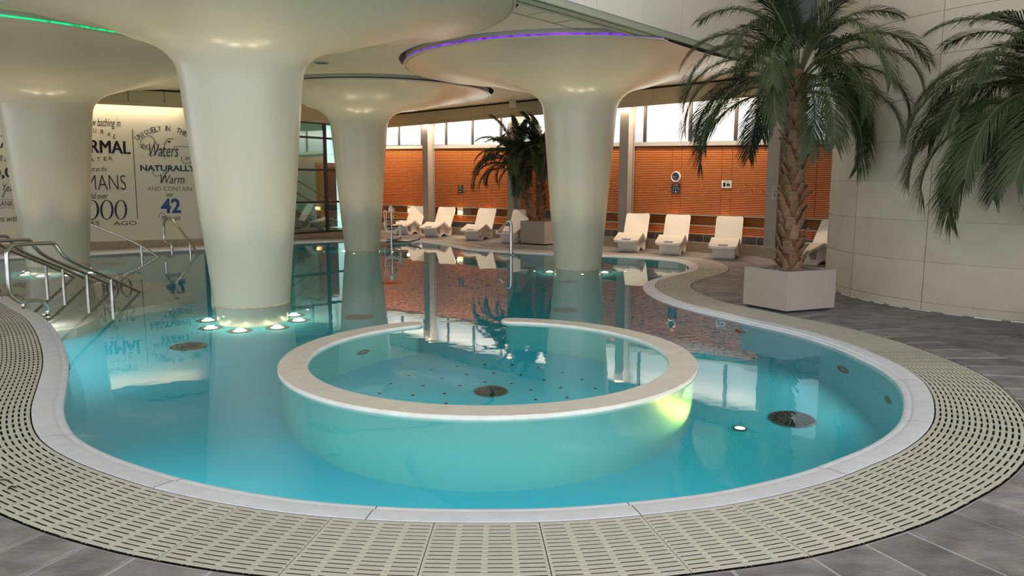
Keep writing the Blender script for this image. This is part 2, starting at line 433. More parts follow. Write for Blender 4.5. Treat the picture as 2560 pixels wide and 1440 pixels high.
# slabs laid in a skewed grid over the rest of the deck
bm = fill_poly([outer, O4], 0.0)
A1 = R(-42.5)
e1 = Vector((math.cos(A1), math.sin(A1), 0)); e2 = Vector((-e1.y, e1.x, 0)); U1, U2 = 0.95, 0.52
for k in range(-20, 66):
    bmesh.ops.bisect_plane(bm, geom=bm.verts[:] + bm.edges[:] + bm.faces[:], plane_co=e2 * (k * U2), plane_no=e2)
cells = {}
for half in (0, 1): pass
for k in range(-50, 50):
    bmesh.ops.bisect_plane(bm, geom=bm.verts[:] + bm.edges[:] + bm.faces[:], plane_co=e1 * (k * U1 / 2), plane_no=e1)
for f in bm.faces:
    c = f.calc_center_median(); r = math.floor(c.dot(e2) / U2); s = math.floor((c.dot(e1) + (r % 2) * U1 / 2) / U1)
    cells.setdefault((r, s), []).append([v.co.copy() for v in f.verts])
bm.free()
rest = MB(); cand = []
for (r, s), fs in cells.items():
    c = sum((sum(f, Vector()) / len(f) for f in fs), Vector()) / len(fs)
    pxv = abs(c.x) < c.y * 0.72 + 0.4 and 2.0 < c.y < 27
    cand.append((0 if pxv else 1, c.length, fs))
cand.sort(key=lambda t: t[:2])
n_sl = 0
for hid, _, fs in cand:
    bm2 = bmesh.new()
    for f in fs:
        try: bm2.faces.new([bm2.verts.new(p) for p in f])
        except ValueError: pass
    bmesh.ops.remove_doubles(bm2, verts=bm2.verts[:], dist=0.002)
    if not bm2.faces: bm2.free(); continue
    bmesh.ops.dissolve_limit(bm2, angle_limit=0.02, verts=bm2.verts[:], edges=bm2.edges[:])
    bmesh.ops.inset_region(bm2, faces=bm2.faces[:], thickness=0.007, use_boundary=True)
    inner = [f for f in bm2.faces]
    # keep the inset faces only: outer rim sinks into the grout
    bnd = {v for e in bm2.edges if e.is_boundary for v in e.verts}
    for v in bnd: v.co.z = -0.016
    dz = random.uniform(-0.003, 0.003)
    for v in bm2.verts:
        if v not in bnd: v.co.z = dz
    for f in bm2.faces:
        if f.normal.z < 0: f.normal_flip()
    me = bpy.data.meshes.new('paving_slab'); bm2.to_mesh(me); bm2.free(); me.materials.append(M['slate'])
    if not hid and n_sl < 300:
        obj('paving_slab', me, None, floor); n_sl += 1
    else:
        rest.add([v.co for v in me.vertices], [tuple(p.vertices) for p in me.polygons]); bpy.data.meshes.remove(me)
if rest.v: tag(obj('paving_slabs', rest, 'slate', floor), kind='stuff')

# grating over the overflow channel
gr = sroot('overflow_grating', 'cream slotted overflow grating following the pool edge')
ch = MB(); rows = [[(p.x, p.y, z) for p in offset(d)] for d, z in ((COPW - 0.001, -0.004), (COPW - 0.001, -0.16), (COPW + GRW + 0.008, -0.16), (COPW + GRW + 0.008, -0.006))]
ch.grid(rows, True); obj('channel_bed', ch, 'channel', gr)
NB = 16
n_gr = 0
for a, b in seg_idx(0.48):
    ii = [k % NL for k in range(a, b + 1)]
    if not visible_idx(a): continue
    mb = MB(); m = len(ii)
    def at(fi, w):                       # fi fractional index, w 0..1 across
        fi = min(max(fi, 0), m - 1 - 1e-6); k = int(fi); t = fi - k
        pi = O1[ii[k]].lerp(O1[ii[k + 1]], t); po = O2[ii[k]].lerp(O2[ii[k + 1]], t)
        return pi.lerp(po, w)
    e = 0.03
    fidx = [e + (m - 1 - 2 * e) * k / (2 * (m - 1)) for k in range(2 * (m - 1) + 1)] if m > 2 else [e, m - 1 - e]
    far = LOOP[a % NL].y > 9
    if far: fidx = [e + k for k in range(m - 1)] + [m - 1 - e]
    for j in range(NB):
        w0, w1_ = (j + 0.18) / NB, (j + 0.82) / NB
        L0 = [at(f, w0) for f in fidx]; L1 = [at(f, w1_) for f in fidx]
        mb.grid([[(p.x, p.y, -0.006) for p in L0], [(p.x, p.y, -0.002) for p in L0], [(p.x, p.y, -0.002) for p in L1], [(p.x, p.y, -0.006) for p in L1]])
    for q in range(5):
        f0 = (m - 1) * q / 4; hw = 0.16 if q in (0, 4) else 0.15
        fa, fb = max(f0 - hw, 0.02), min(f0 + hw, m - 1.02)
        ws = [0.008, 0.5, 0.992]
        A = [at(fa, w) for w in ws]; B = [at(fb, w) for w in ws]
        mb.grid([[(p.x, p.y, -0.012) for p in A], [(p.x, p.y, -0.004) for p in A], [(p.x, p.y, -0.004) for p in B], [(p.x, p.y, -0.012) for p in B]])
    o = obj('grating_panel', mb, 'grate', gr); n_gr += 1

# coping stones
cp = sroot('pool_coping', 'pale coping stones with a rounded lip at the water')
prof = [(-0.012, -0.16), (-0.012, -0.036), (-0.004, -0.022), (0.012, -0.016), (0.035, -0.016), (0.045, -0.02), (0.052, -0.02), (0.06, -0.008), (0.075, -0.004), (COPW - 0.004, 0.0), (COPW - 0.003, -0.07)]
_cb = MB(); _cb.grid([[(p.x, p.y, -0.012) for p in offset(0.06)], [(p.x, p.y, -0.006) for p in offset(COPW - 0.006)]], True); _cb.grid([[(p.x + n.x * 0.002, p.y + n.y * 0.002, -0.16) for p, n in zip(LOOP, NRM)], [(p.x + n.x * 0.002, p.y + n.y * 0.002, -0.028) for p, n in zip(LOOP, NRM)], [(p.x, p.y, -0.024) for p in offset(0.05)], [(p.x, p.y, -0.012) for p in offset(0.06)]], True)
obj('coping_bed', _cb, 'grout', cp)
PO = [offset(min(max(d, -0.02), COPW)) if d > 0.03 else [p + n * d for p, n in zip(LOOP, NRM)] for d, _ in prof]
for a, b in seg_idx(1.25):
    if not visible_idx(a) and not visible_idx(b): continue
    mb = MB(); m = b - a; e = 0.03
    rows = []
    for (d, z), P in zip(prof, PO):
        row = []
        for k in range(a, b + 1):
            p = P[k % NL]
            if k == a: p = p.lerp(P[(k + 1) % NL], e)
            if k == b: p = p.lerp(P[(k - 1) % NL], e)
            row.append((p.x, p.y, z))
        rows.append(row)
    mb.grid(rows)
    obj('coping_stone', mb, 'coping', cp, 40)

# basin and water
bs = MB(); bs.grid([[(p.x, p.y, -0.05) for p in LOOP], [(p.x, p.y, DEPTH + 0.12) for p in LOOP], [(p.x - n.x * 0.04, p.y - n.y * 0.04, DEPTH + 0.035) for p, n in zip(LOOP, NRM)], [(p.x - n.x * 0.12, p.y - n.y * 0.12, DEPTH) for p, n in zip(LOOP, NRM)]], True)
basin = struct('pool_basin', bs, 'basin', 'pale blue finished walls and floor of the indoor pool', 50)
bm = fill_poly([[p - n * 0.11 for p, n in zip(LOOP, NRM)]], DEPTH)
me = bpy.data.meshes.new('basin_floor'); bm.to_mesh(me); bm.free(); me.materials.append(M['basin']); obj('basin_floor', me, None, basin)
bm = fill_poly([[p + n * 0.01 for p, n in zip(LOOP, NRM)]], WATER)
r_ = bmesh.ops.extrude_face_region(bm, geom=bm.faces[:])
for g in r_['geom']:
    if isinstance(g, bmesh.types.BMVert): g.co.z = DEPTH - 0.02
bmesh.ops.recalc_face_normals(bm, faces=bm.faces[:])
me = bpy.data.meshes.new('pool_water'); bm.to_mesh(me); bm.free(); me.materials.append(M['water'])
tag(obj('pool_water', me, None), 'clear turquoise water filling the curved pool', 'water', kind='stuff')

# spa ring
RC = Vector((-0.215, 6.95, 0)); RO, RI = 1.945, 1.685
g1, g2 = G(1030, 808), G(1281, 797)
an1 = math.atan2(g1.y - RC.y, g1.x - RC.x); an2 = math.atan2(g2.y - RC.y, g2.x - RC.x)
def arc_outline(ro, ri, a0, a1, n=96):
    rm = (ro + ri) / 2; hw = (ro - ri) / 2; out = []
    for k in range(n + 1):
        a = a0 + (a1 - a0) * k / n; out.append((RC.x + ro * math.cos(a), RC.y + ro * math.sin(a)))
    c = (RC.x + rm * math.cos(a1), RC.y + rm * math.sin(a1))
    for k in range(1, 10):
        t = a1 + math.pi * k / 10; out.append((c[0] + hw * math.cos(t), c[1] + hw * math.sin(t)))
    for k in range(n + 1):
        a = a1 + (a0 - a1) * k / n; out.append((RC.x + ri * math.cos(a), RC.y + ri * math.sin(a)))
    c = (RC.x + rm * math.cos(a0), RC.y + rm * math.sin(a0))
    for k in range(1, 10):
        t = a0 + math.pi + math.pi * k / 10; out.append((c[0] + hw * math.cos(t), c[1] + hw * math.sin(t)))
    return out
ring = sroot('spa_ring_wall', 'round whirlpool wall with a gap at the back standing in the pool')
ol = arc_outline(RO, RI, an1, an2 + 2 * math.pi)
def strip_between(polys_z):
    mb = MB(); mb.grid([[(x, y, z) for x, y in pl] for pl, z in polys_z], True); return mb
ol_in = arc_outline(RO - 0.03, RI + 0.03, an1 + 0.012, an2 + 2 * math.pi - 0.012)
obj('wall_body', strip_between([(ol_in, DEPTH), (ol_in, -0.06)]), 'ringbody', ring, 40)
ol_b = arc_outline(RO - 0.008, RI + 0.008, an1, an2 + 2 * math.pi)
mb = strip_between([(ol_in, -0.07), (ol, -0.06), (ol, -0.012), (ol_b, -0.003)])
nn = len(ol_b); h2 = 97
top = [(x, y, -0.003) for x, y in ol_b]
k0 = len(mb.v); mb.v += top
# top: quads between outer and inner arcs, then the two round ends
for k in range(96): mb.f.append((k0 + k, k0 + k + 1, k0 + 97 + 9 + 96 - k - 1, k0 + 97 + 9 + 96 - k))
mb.f.append(tuple(k0 + 96 + k for k in range(11))); mb.f.append(tuple([k0 + 97 + 9 + 96 + k for k in range(10)] + [k0]))
obj('wall_cap', mb, 'ringstone', ring, 40)

# ceiling with round openings for the canopies
CAN = {  # column base centre / radius, canopy centre / radius, LED material
    'big':   dict(base=(632, 770), rb=0.50, rt=0.80, cc=(-3.2, 9.6), rc=3.25, led='led0'),
    'right': dict(base=(1444, 676), rb=0.455, rt=0.72, cc=(1.1, 14.9), rc=3.2, led='ledp'),
    'mid':   dict(base=(906, 628), rb=0.43, rt=0.70, cc=(-3.4, 19.2), rc=2.85, led='led0'),
    'left':  dict(base=(147, 668), rb=0.55, rt=0.82, cc=(-9.8, 14.0), rc=4.45, led='ledg'),
}
SLOT = 0.08
bl0 = Vector((0.42, 9.72, 0)); BD = Vector((0.66, 0.75, 0)).normalized(); BN = Vector((BD.y, -BD.x, 0))  # towards the atrium
def circle(c, r, n=96): return [Vector((c[0] + r * math.cos(2 * math.pi * k / n), c[1] + r * math.sin(2 * math.pi * k / n), 0)) for k in range(n)]
cr = CAN['right']; cc = Vector((*cr['cc'], 0)); rr = cr['rc'] + SLOT
s_c = (cc - bl0).dot(BD); h_c = (cc - bl0).dot(BN); ht = math.sqrt(rr * rr - h_c * h_c)
A_ = bl0 + BD * (s_c - ht); B_ = bl0 + BD * (s_c + ht)
aA = math.atan2(A_.y - cc.y, A_.x - cc.x); aB = math.atan2(B_.y - cc.y, B_.x - cc.x)
arc = []
# go from B round the inside (away from the atrium) to A
while aA < aB: aA += 2 * math.pi
mid_a = (aA + aB) / 2
if (cc + Vector((math.cos(mid_a), math.sin(mid_a), 0)) * rr - bl0).dot(BN) > 0: aA -= 2 * math.pi
for k in range(0, 91):
    a = aB + (aA - aB) * k / 90; arc.append(cc + Vector((math.cos(a), math.sin(a), 0)) * rr)
t_end = (w1 - bl0).cross(WD).z / BD.cross(WD).z
bl_end = bl0 + BD * (t_end + 0.4)
c_out = [bl_end] + arc + [bl0 - BD * 22, Vector((-26, 4, 0)), text_far - TD * 2 - TN * 0.5, ga - TN * 0.3, gb + Vector((-0.6, 0.6, 0)), WL - WN * 0.6 - WD * 1.0, bl_end - WN * 0.5]
holes = [circle(CAN[k]['cc'], CAN[k]['rc'] + SLOT) for k in ('big', 'mid', 'left')]
bm = fill_poly([c_out] + holes, CEIL)
for f in bm.faces: f.normal_flip()
me = bpy.data.meshes.new('ceiling'); bm.to_mesh(me); bm.free(); me.materials.append(M['ceiling'])
ceil = obj('ceiling', me, None); tag(ceil, 'flat cream ceiling with round openings around the column canopies', kind='structure')
# panel joints in the ceiling, slim grooves
def groove(px_list, w=0.012):
    pts = [G(x, y, CEIL) for x, y in px_list]
    mb = MB()
    for a, b in zip(pts, pts[1:]):
        d = (b - a); n = Vector((-d.y, d.x, 0)).normalized() * w
        mb.add([a + n - Vector((0, 0, .004)), b + n - Vector((0, 0, .004)), b - n - Vector((0, 0, .004)), a - n - Vector((0, 0, .004))], [(0, 1, 2, 3)])
    return obj('panel_joint', mb, 'dark', ceil)
groove([(1278, 30), (1430, 70), (1565, 100)], 0.006); groove([(1315, 38), (1395, 24)], 0.006); groove([(1380, 59), (1457, 44), (1520, 66)], 0.006); groove([(828, 178), (872, 174)], 0.006)
# roof plate above the slots so the coves read dark
mb = MB(); mb.box((-5, 16, CEIL + 0.55), (40, 44, 0.02)); 
me = mb.mesh('upper_slab', 'ceiling'); bm = bmesh.new(); bm.from_mesh(me)
bmesh.ops.bisect_plane(bm, geom=bm.verts[:] + bm.edges[:] + bm.faces[:], plane_co=bl0, plane_no=BN, clear_outer=True)
bm.to_mesh(me); bm.free(); obj('upper_slab', me, None, ceil)

# mushroom columns
COLC = {}
for key, lab in (('big', 'large cream mushroom column nearest the camera rising from the pool'), ('right', 'cream mushroom column under the canopy ringed with purple light'),
                 ('mid', 'cream mushroom column in front of the glass stair lobby'), ('left', 'cream mushroom column under the canopy edged with green light')):
    d = CAN[key]; f = G(*d['base'], WATER); dirn = Vector((f.x, f.y, 0)).normalized()
    c = Vector((f.x, f.y, 0)) + dirn * d['rb'] * 0.98; COLC[key] = c
    ro = sroot('mushroom_column', lab, (c.x, c.y, 0)); ro['kind'] = 'structure'
    rb, rt, rc = d['rb'], d['rt'], d['rc']
    prof = [(rb * 0.93, DEPTH), (rb * 0.95, -0.6), (rb * 0.98, -0.25), (rb, WATER), (rb + (rt - rb) * 0.27, 0.8), (rb + (rt - rb) * 0.52, 1.6), (rb + (rt - rb) * 0.76, 2.4), (rb + (rt - rb) * 0.90, 2.85), (rt, 3.08)]
    # flare then shallow underside
    zf, z1 = 3.08, CEIL - 0.11
    fl = [(0.04, 0.10), (0.10, 0.18), (0.19, 0.255), (0.32, 0.32), (0.50, 0.375), (0.75, 0.425)]
    for dr, dz in fl: prof.append((rt + dr, zf + dz))
    r0, z0 = rt + 0.75, zf + 0.425
    for t in (0.15, 0.3, 0.45, 0.6, 0.75, 0.88, 1.0):
        r = r0 + (rc - 0.05 - r0) * t; z = z0 + (z1 - z0) * (1 - (1 - t) ** 1.5) ; prof.append((r, z))
    nprof = len(prof)
    # rim: little lip with a groove
    prof += [(rc - 0.045, z1 + 0.02), (rc - 0.035, z1 + 0.02), (rc - 0.03, z1 + 0.0), (rc, z1 + 0.005), (rc, z1 + 0.03), (rc - 0.04, z1 + 0.036), (rc - 0.04, CEIL + 0.30)]
    ctr = []
    for r, z in prof:
        k = min(max((r - rt) / (rc * 0.85 - rt), 0), 1) if z > 3.0 else 0
        k = k * k * (3 - 2 * k)
        ctr.append((c.x + (d['cc'][0] - c.x) * k, c.y + (d['cc'][1] - c.y) * k))
    mb = MB(); mb.lathe(prof, seg=96, caps=False, ctr=ctr)
    me = mb.mesh('shaft_and_canopy', 'plaster', 35)
    if key == 'right':
        bm = bmesh.new(); bm.from_mesh(me)
        bmesh.ops.bisect_plane(bm, geom=bm.verts[:] + bm.edges[:] + bm.faces[:], plane_co=bl0 - BN * 0.02, plane_no=BN, clear_outer=True)
        bm.to_mesh(me); bm.free()
    me.transform(MW[ro.name].inverted())
    obj('shaft_and_canopy', me, None, ro)
    mb = MB(); mb.lathe([(rb * 1.002, WATER - 0.03), (rb + 0.006, WATER - 0.005), (rb + 0.008, WATER + 0.008), (rb + 0.004, WATER + 0.02)], c=(c.x, c.y), seg=64, caps=False); obj('waterline_crust', mb, 'crust', ro, 60)
    # added spots above the water stand in for the foot lights' beams
    for q in range(6):
        a = 2 * math.pi * (q + 0.5) / 6; p = Vector((c.x + (rb + 0.55) * math.cos(a), c.y + (rb + 0.55) * math.sin(a), WATER + 0.02))
        lamp('added_foot_beam', 'SPOT', p, 88, (1.0, 0.80, 0.52), 0.12, aim=p + Vector((math.cos(a) * 0.9, math.sin(a) * 0.9, 3.2)), spot=R(100), blend=1.0)
    # cove wall and LED strip around the opening
    cw = MB(); R2 = rc + SLOT; A0, A1_, NA = 0, 2 * math.pi, 96
    cw.lathe([(R2, CEIL), (R2, CEIL + 0.34)], c=d['cc'], seg=NA, caps=False)
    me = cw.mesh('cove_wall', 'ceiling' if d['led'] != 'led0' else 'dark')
    ld = MB(); ld.lathe([(rc - 0.038, z1 + 0.036), (rc - 0.028, z1 + 0.038), (rc - 0.028, z1 + 0.060), (rc - 0.038, z1 + 0.062)], c=d['cc'], seg=NA, caps=False)
    ml = ld.mesh('led_strip', d['led'])
    for mm, nm in ((me, 'cove_wall'), (ml, 'led_strip')):
        if key == 'right':
            bm = bmesh.new(); bm.from_mesh(mm)
            bmesh.ops.bisect_plane(bm, geom=bm.verts[:] + bm.edges[:] + bm.faces[:], plane_co=bl0 - BN * 0.02, plane_no=BN, clear_outer=True)
            bm.to_mesh(mm); bm.free()
        mm.transform(MW[ro.name].inverted()); obj(nm, mm, None, ro)

# bulkhead between the low ceiling and the daylit atrium
BH = 8.5
bk = sroot('wall_bulkhead', 'pale panelled bulkhead above the ceiling edge facing the atrium')
mb = MB(); L = (bl_end - (bl0 - BD * 22)).length; cmid = (bl_end + bl0 - BD * 22) / 2
az = math.atan2(BD.y, BD.x)
mb.box((cmid.x - BN.x * 0.17, cmid.y - BN.y * 0.17, (CEIL - 0.07 + BH) / 2), (L, 0.34, BH - CEIL + 0.07), az); obj('bulkhead_core', mb, 'soffit', bk)
for dd in (0.06, 0.24):
    mb = MB(); q = cmid - BN * dd; mb.box((q.x, q.y, CEIL - 0.0705), (L, 0.012, 0.006), az); obj('soffit_joint', mb, 'dark', bk)
k = 0; s = -6.0
while s < t_end + 0.2:
    w = 1.18
    for z0, z1 in ((CEIL + 0.02, 5.35), (5.37, 6.9), (6.92, 8.48)):
        q = bl0 + BD * (s + w / 2) + BN * 0.012; mb = MB(); mb.box((q.x, q.y, (z0 + z1) / 2), (w - 0.014, 0.024, z1 - z0), az); obj('bulkhead_panel', mb, 'bulk', bk)
    s += w
# glazing high on the bulkhead end
q0 = PL(1938, 40, bl0 + BN * 0.03, BN); q1 = PL(2062, 40, bl0 + BN * 0.03, BN)
zlo = PL(1990, 80, bl0 + BN * 0.03, BN).z
gm = sroot('window_1', 'blue grey glazing high behind the tall palm', (q0.x, q0.y, zlo))
mb = MB(); qm = (q0 + q1) / 2; wl = (Vector((q1.x, q1.y, 0)) - Vector((q0.x, q0.y, 0))).length
mb.box((qm.x + BN.x * 0.03, qm.y + BN.y * 0.03, (zlo + BH) / 2), (wl, 0.03, BH - zlo), az); obj('pane', mb, 'skyglass', gm)
mb = MB(); mb.box((q0.x + BN.x * 0.04, q0.y + BN.y * 0.04, (zlo + BH) / 2), (0.05, 0.06, BH - zlo), az); obj('window_frame', mb, 'mullion', gm)

# curved limestone wall on the right
sp = [G(x, y) for x, y in ((2087, 729), (2151, 748), (2300, 776), (2430, 793), (2557, 807))]
import numpy as np
Am = np.array([[2 * p.x, 2 * p.y, 1] for p in sp]); bv = np.array([p.x ** 2 + p.y ** 2 for p in sp])
so = np.linalg.lstsq(Am, bv, rcond=None)[0]; SC = Vector((so[0], so[1], 0)); SR = math.sqrt(so[2] + so[0] ** 2 + so[1] ** 2)
sw = sroot('wall_right', 'curved wall of pale limestone panels with fine joints', (SC.x, SC.y, 0))
mb = MB(); mb.lathe([(SR - 0.02, -0.02), (SR - 0.02, 9)], c=(SC.x, SC.y), seg=128, caps=False); obj('wall_core', mb, 'mortar', sw, 40)
zs = [0.012, 0.115, 0.635, 1.155, 1.665, 2.18, 2.70, 3.21, 3.73, 4.25, 4.8, 5.4, 6.0, 7.0, 8.0]
j0 = G(2302, 776); aj = math.atan2(j0.y - SC.y, j0.x - SC.x); pw = 1.25 / SR
a_s = aj - 2 * pw
for q in range(-3, 4):
    for z0, z1 in zip(zs, zs[1:]):
        if z0 > 5.5 and abs(q) > 2: continue
        a0, a1 = aj + q * pw, aj + (q + 1) * pw
        g = 0.0035; ga_ = g / SR
        rows = []
        for z, rd in ((z0 + g, SR - 0.02), (z0 + g, SR), (z1 - g, SR), (z1 - g, SR - 0.02)):
            rows.append([(SC.x + rd * math.cos(a0 + ga_ + (a1 - a0 - 2 * ga_) * k / 10), SC.y + rd * math.sin(a0 + ga_ + (a1 - a0 - 2 * ga_) * k / 10), z) for k in range(11)])
        mb = MB(); mb.grid(rows); obj('limestone_panel', mb, 'limestone', sw, 40)
# white spill of grout at the foot of the wall
mb = MB(); random.seed(3); a = aj - 1.6
while a < aj + 1.6:
    da = random.uniform(0.03, 0.10); w = random.uniform(0.006, 0.016)
    rows = [[(SC.x + (SR + rd) * math.cos(a + da * k / 4), SC.y + (SR + rd) * math.sin(a + da * k / 4), z) for k in range(5)] for rd, z in ((0.0, 0.012), (w, 0.004), (w + 0.004, -0.004))]
    mb.grid(rows); a += da + random.uniform(0.005, 0.05)
obj('foot_sealant', mb, 'whitepaint', sw)

# slatted back wall ------------------------------------------------
def wp(s, z, out=0.0): return Vector((w1.x, w1.y, 0)) + WD * s + WN * out + Vector((0, 0, z))
def ws(px, y=462, out=0.0):
    p = PL(px, y, Vector((w1.x, w1.y, 0)) + WN * out, WN); return (p - Vector((w1.x, w1.y, 0))).dot(WD)
def wz(px, y): return PL(px, y, w1, WN).z
WAZ = math.atan2(WD.y, WD.x)
sL, sR_ = -5.15, (WR - w1).dot(WD)
zsl, zsr = 2.86, 2.54
s1922 = (w5 - w1).dot(WD)
def sill_z(s): return zsl + (zsr - zsl) * min(max(s / s1922, -0.35), 1.35)
wb = sroot('wall_back', 'back wall clad in orange cedar slats below a band of frosted windows', (w1.x, w1.y, 0))
def wbox(mb, s0, s1, z0, z1, o0, o1, z1b=None):
    """box on the slatted wall; optional different top at the far end"""
    zb = z1 if z1b is None else z1b
    P = [wp(s0, z0, o0), wp(s1, z0, o0), wp(s1, z0, o1), wp(s0, z0, o1), wp(s0, z1, o0), wp(s1, zb, o0), wp(s1, zb, o1), wp(s0, z1, o1)]
    return mb.add(P, [(0, 1, 2, 3), (7, 6, 5, 4), (4, 5, 1, 0), (5, 6, 2, 1), (6, 7, 3, 2), (7, 4, 0, 3)])
zR0, zR1 = 0.65, 0.87
mb = MB(); wbox(mb, sL, sR_, 0, 8, -0.5, -0.42); obj('outer_leaf', mb, 'bulk', wb)
mb = MB(); wbox(mb, sL, sR_, zR1, sill_z(sL) , -0.06, -0.03, sill_z(sR_)); wbox(mb, sL, sR_, 0.0, zR0, -0.06, -0.03); obj('slat_backing', mb, 'woodback', wb)
mb = MB(); wbox(mb, sL, sR_, 0, 0.24, -0.05, 0.10); obj('plinth', mb, 'plinth', wb)
mb = MB(); wbox(mb, sL, sR_, 0, 0.24 + 0.19, -0.05, 0.015); obj('tile_bed', mb, 'mortar', wb)
s = sL
while s < 12.5:
    mb = MB(); wbox(mb, s + 0.006, s + 0.45 - 0.006, 0.245, 0.425, 0.0, 0.022); obj('base_tile', mb, 'darktile', wb); s += 0.45
# vertical panel joints (pixels) -> bays
JX = [962, 975, 1019, 1032, 1066, 1100, 1144, 1157, 1214, 1228, 1262, 1300, 1345, 1400, 1470, 1515, 1586, 1679, 1702, 1803, 1828, 1932, 1990, 2040, 2100]
js = [sL] + [ws(x) for x in JX] + [13.0]
def slat_panel(s0, s1, z0, z1a, z1b, n, name):
    mb = MB()
    for k in range(n):
        t0, t1 = (k + 0.17) / n, (k + 0.83) / n
        wa0, wa1 = z0 + (z1a - z0) * t0, z0 + (z1a - z0) * t1; wb0, wb1 = z0 + (z1b - z0) * t0, z0 + (z1b - z0) * t1
        P = [wp(s0, wa0, -0.03), wp(s1, wb0, -0.03), wp(s1, wb0, 0.0), wp(s0, wa0, 0.0), wp(s0, wa1, -0.03), wp(s1, wb1, -0.03), wp(s1, wb1, 0.0), wp(s0, wa1, 0.0)]
        mb.add(P, [(0, 1, 2, 3), (7, 6, 5, 4), (5, 6, 2, 1), (6, 7, 3, 2), (7, 4, 0, 3)])
    o = obj(name, mb, 'wood', wb); o['kind'] = 'stuff'; return o
for a, b in zip(js, js[1:]):
    if b - a < 0.03: continue
    slat_panel(a + 0.006, b - 0.006, zR1 + 0.03, sill_z(a) - 0.10, sill_z(b) - 0.10, 38, 'slat_panel')
    slat_panel(a + 0.006, b - 0.006, 0.43, zR0 - 0.02, zR0 - 0.02, 5, 'slat_panel')
# long niche with shelf edges, piers and lamps
mb = MB(); wbox(mb, sL, sR_, zR0 - 0.02, zR1 + 0.03, -0.40, -0.38); wbox(mb, sL, sR_, zR0 - 0.03, zR0 - 0.01, -0.4, -0.01); wbox(mb, sL, sR_, zR1 + 0.01, zR1 + 0.03, -0.4, -0.01); obj('niche_lining', mb, 'niche', wb)
mb = MB(); wbox(mb, sL, sR_, zR0 - 0.022, zR0, -0.03, 0.012); obj('niche_sill', mb, 'frame', wb)
mb = MB(); wbox(mb, sL, sR_, zR1, zR1 + 0.024, -0.03, 0.012); obj('niche_head', mb, 'frame', wb)
PIER = [(1019, 1032), (1144, 1157), (1214, 1229), (1345, 1362), (1586, 1594), (1677, 1702), (1801, 1828), (1976, 2000)]
lampn = 0
for x0, x1 in PIER:
    s0, s1 = ws(x0, 520), ws(x1, 520)
    mb = MB(); wbox(mb, s0, s1, zR0 - 0.01, zR1, -0.38, -0.012); pr = obj('niche_pier', mb, 'frame', wb)
    for q in (s0, s1):
        mb = MB(); wbox(mb, q - 0.012, q + 0.012, zR0 - 0.01, zR1, -0.02, 0.006); obj('pier_trim', mb, 'frame', wb)
for x0, x1, tg in ((1021, 1030, 'beside the leftmost lounger'), (1146, 1156, 'above the second lounger from the left'), (1217, 1227, 'behind the third lounger from the left'), (1678, 1695, 'behind the lounger under the clock'), (1803, 1822, 'behind the lounger under the camera sign')):
    s0, s1 = ws(x0, 545), ws(x1, 545)
    t = thing('wall_light', 'glowing amber box light in the niche ' + tg, 'light', wp((s0 + s1) / 2, zR0 + 0.02, 0.0), 0, 'amber lights along the slatted wall')
    mb = MB(); wbox(mb, s0, s1, zR0 + 0.005, zR0 + 0.125, -0.012, 0.02); obj('diffuser', mb, 'lamp', t)
    mb = MB(); wbox(mb, s0 - 0.008, s1 + 0.008, zR0 + 0.125, zR0 + 0.14, -0.012, 0.024); obj('hood', mb, 'frame', t)
    p = wp((s0 + s1) / 2, zR0 + 0.08, 0.10); lamp('wall_light_glow', 'POINT', p, 2.0, (1.0, 0.6, 0.25), 0.05)
# sill, windows, mullions, fascia
FZ0, FZ1 = 3.62, 3.90
wn = sroot('window_2', 'band of frosted daylit panes above the slatted wall', (w1.x, w1.y, 2.7))
mb = MB(); wbox(mb, sL, sR_, sill_z(sL) - 0.10, sill_z(sL), -0.06, 0.03, sill_z(sR_))
# lower face of the sill follows the slope as well
mb.v[0] = tuple(wp(sL, sill_z(sL) - 0.10, -0.06)); mb.v[3] = tuple(wp(sL, sill_z(sL) - 0.10, 0.03)); mb.v[1] = tuple(wp(sR_, sill_z(sR_) - 0.10, -0.06)); mb.v[2] = tuple(wp(sR_, sill_z(sR_) - 0.10, 0.03))
obj('window_sill', mb, 'frame', wn)
MX = [996, 1053, 1114, 1180, 1251, 1329, 1430, 1502, 1611, 1724, 1838, 1968, 2110]
ms = [sL, ws(935, 340)] + [ws(x, 340) for x in MX] + [13.0]
for a, b in zip(ms, ms[1:]):
    mb = MB(); wbox(mb, a + 0.03, b - 0.03, sill_z(a), 3.9, -0.055, -0.045); mb.v[0] = tuple(wp(a + .03, sill_z(a), -.055)); mb.v[3] = tuple(wp(a + .03, sill_z(a), -.045)); mb.v[1] = tuple(wp(b - .03, sill_z(b), -.055)); mb.v[2] = tuple(wp(b - .03, sill_z(b), -.045))
    obj('pane', mb, 'winglow', wn)
for a in ms[1:]:
    mb = MB(); wbox(mb, a - 0.035, a + 0.035, sill_z(a) - 0.01, 3.9, -0.06, 0.0); obj('mullion', mb, 'mullion', wn)
fa = sroot('trim_1', 'beige fascia panels running under the ceiling edge', (w1.x, w1.y, FZ0))
FS = [sL] + [ws(x, 290, 0.45) for x in (1090, 1150, 1211, 1275, 1340)] + [ws(x, 250, 0.45) for x in (1633, 1790, 1930)] + [t_end and (bl_end - w1).dot(WD) - 0.3]
for a, b in zip(FS, FS[1:]):
    mb = MB(); wbox(mb, a + 0.005, b - 0.005, FZ0, FZ1, -0.05, 0.45); obj('fascia_panel', mb, 'fascia', fa)
mb = MB(); wbox(mb, FS[0], FS[-1], FZ1 - 0.005, CEIL + 0.01, -0.05, 0.40); obj('shadow_gap', mb, 'dark', fa)
fa2 = sroot('trim_2', 'beige fascia panels above the lettered wall', (ta.x, ta.y, FZ0))
def txp(px, y): 
    p = PL(px, y, ta, TN); return (p - ta).dot(TD)
Lt = (tb - ta).length
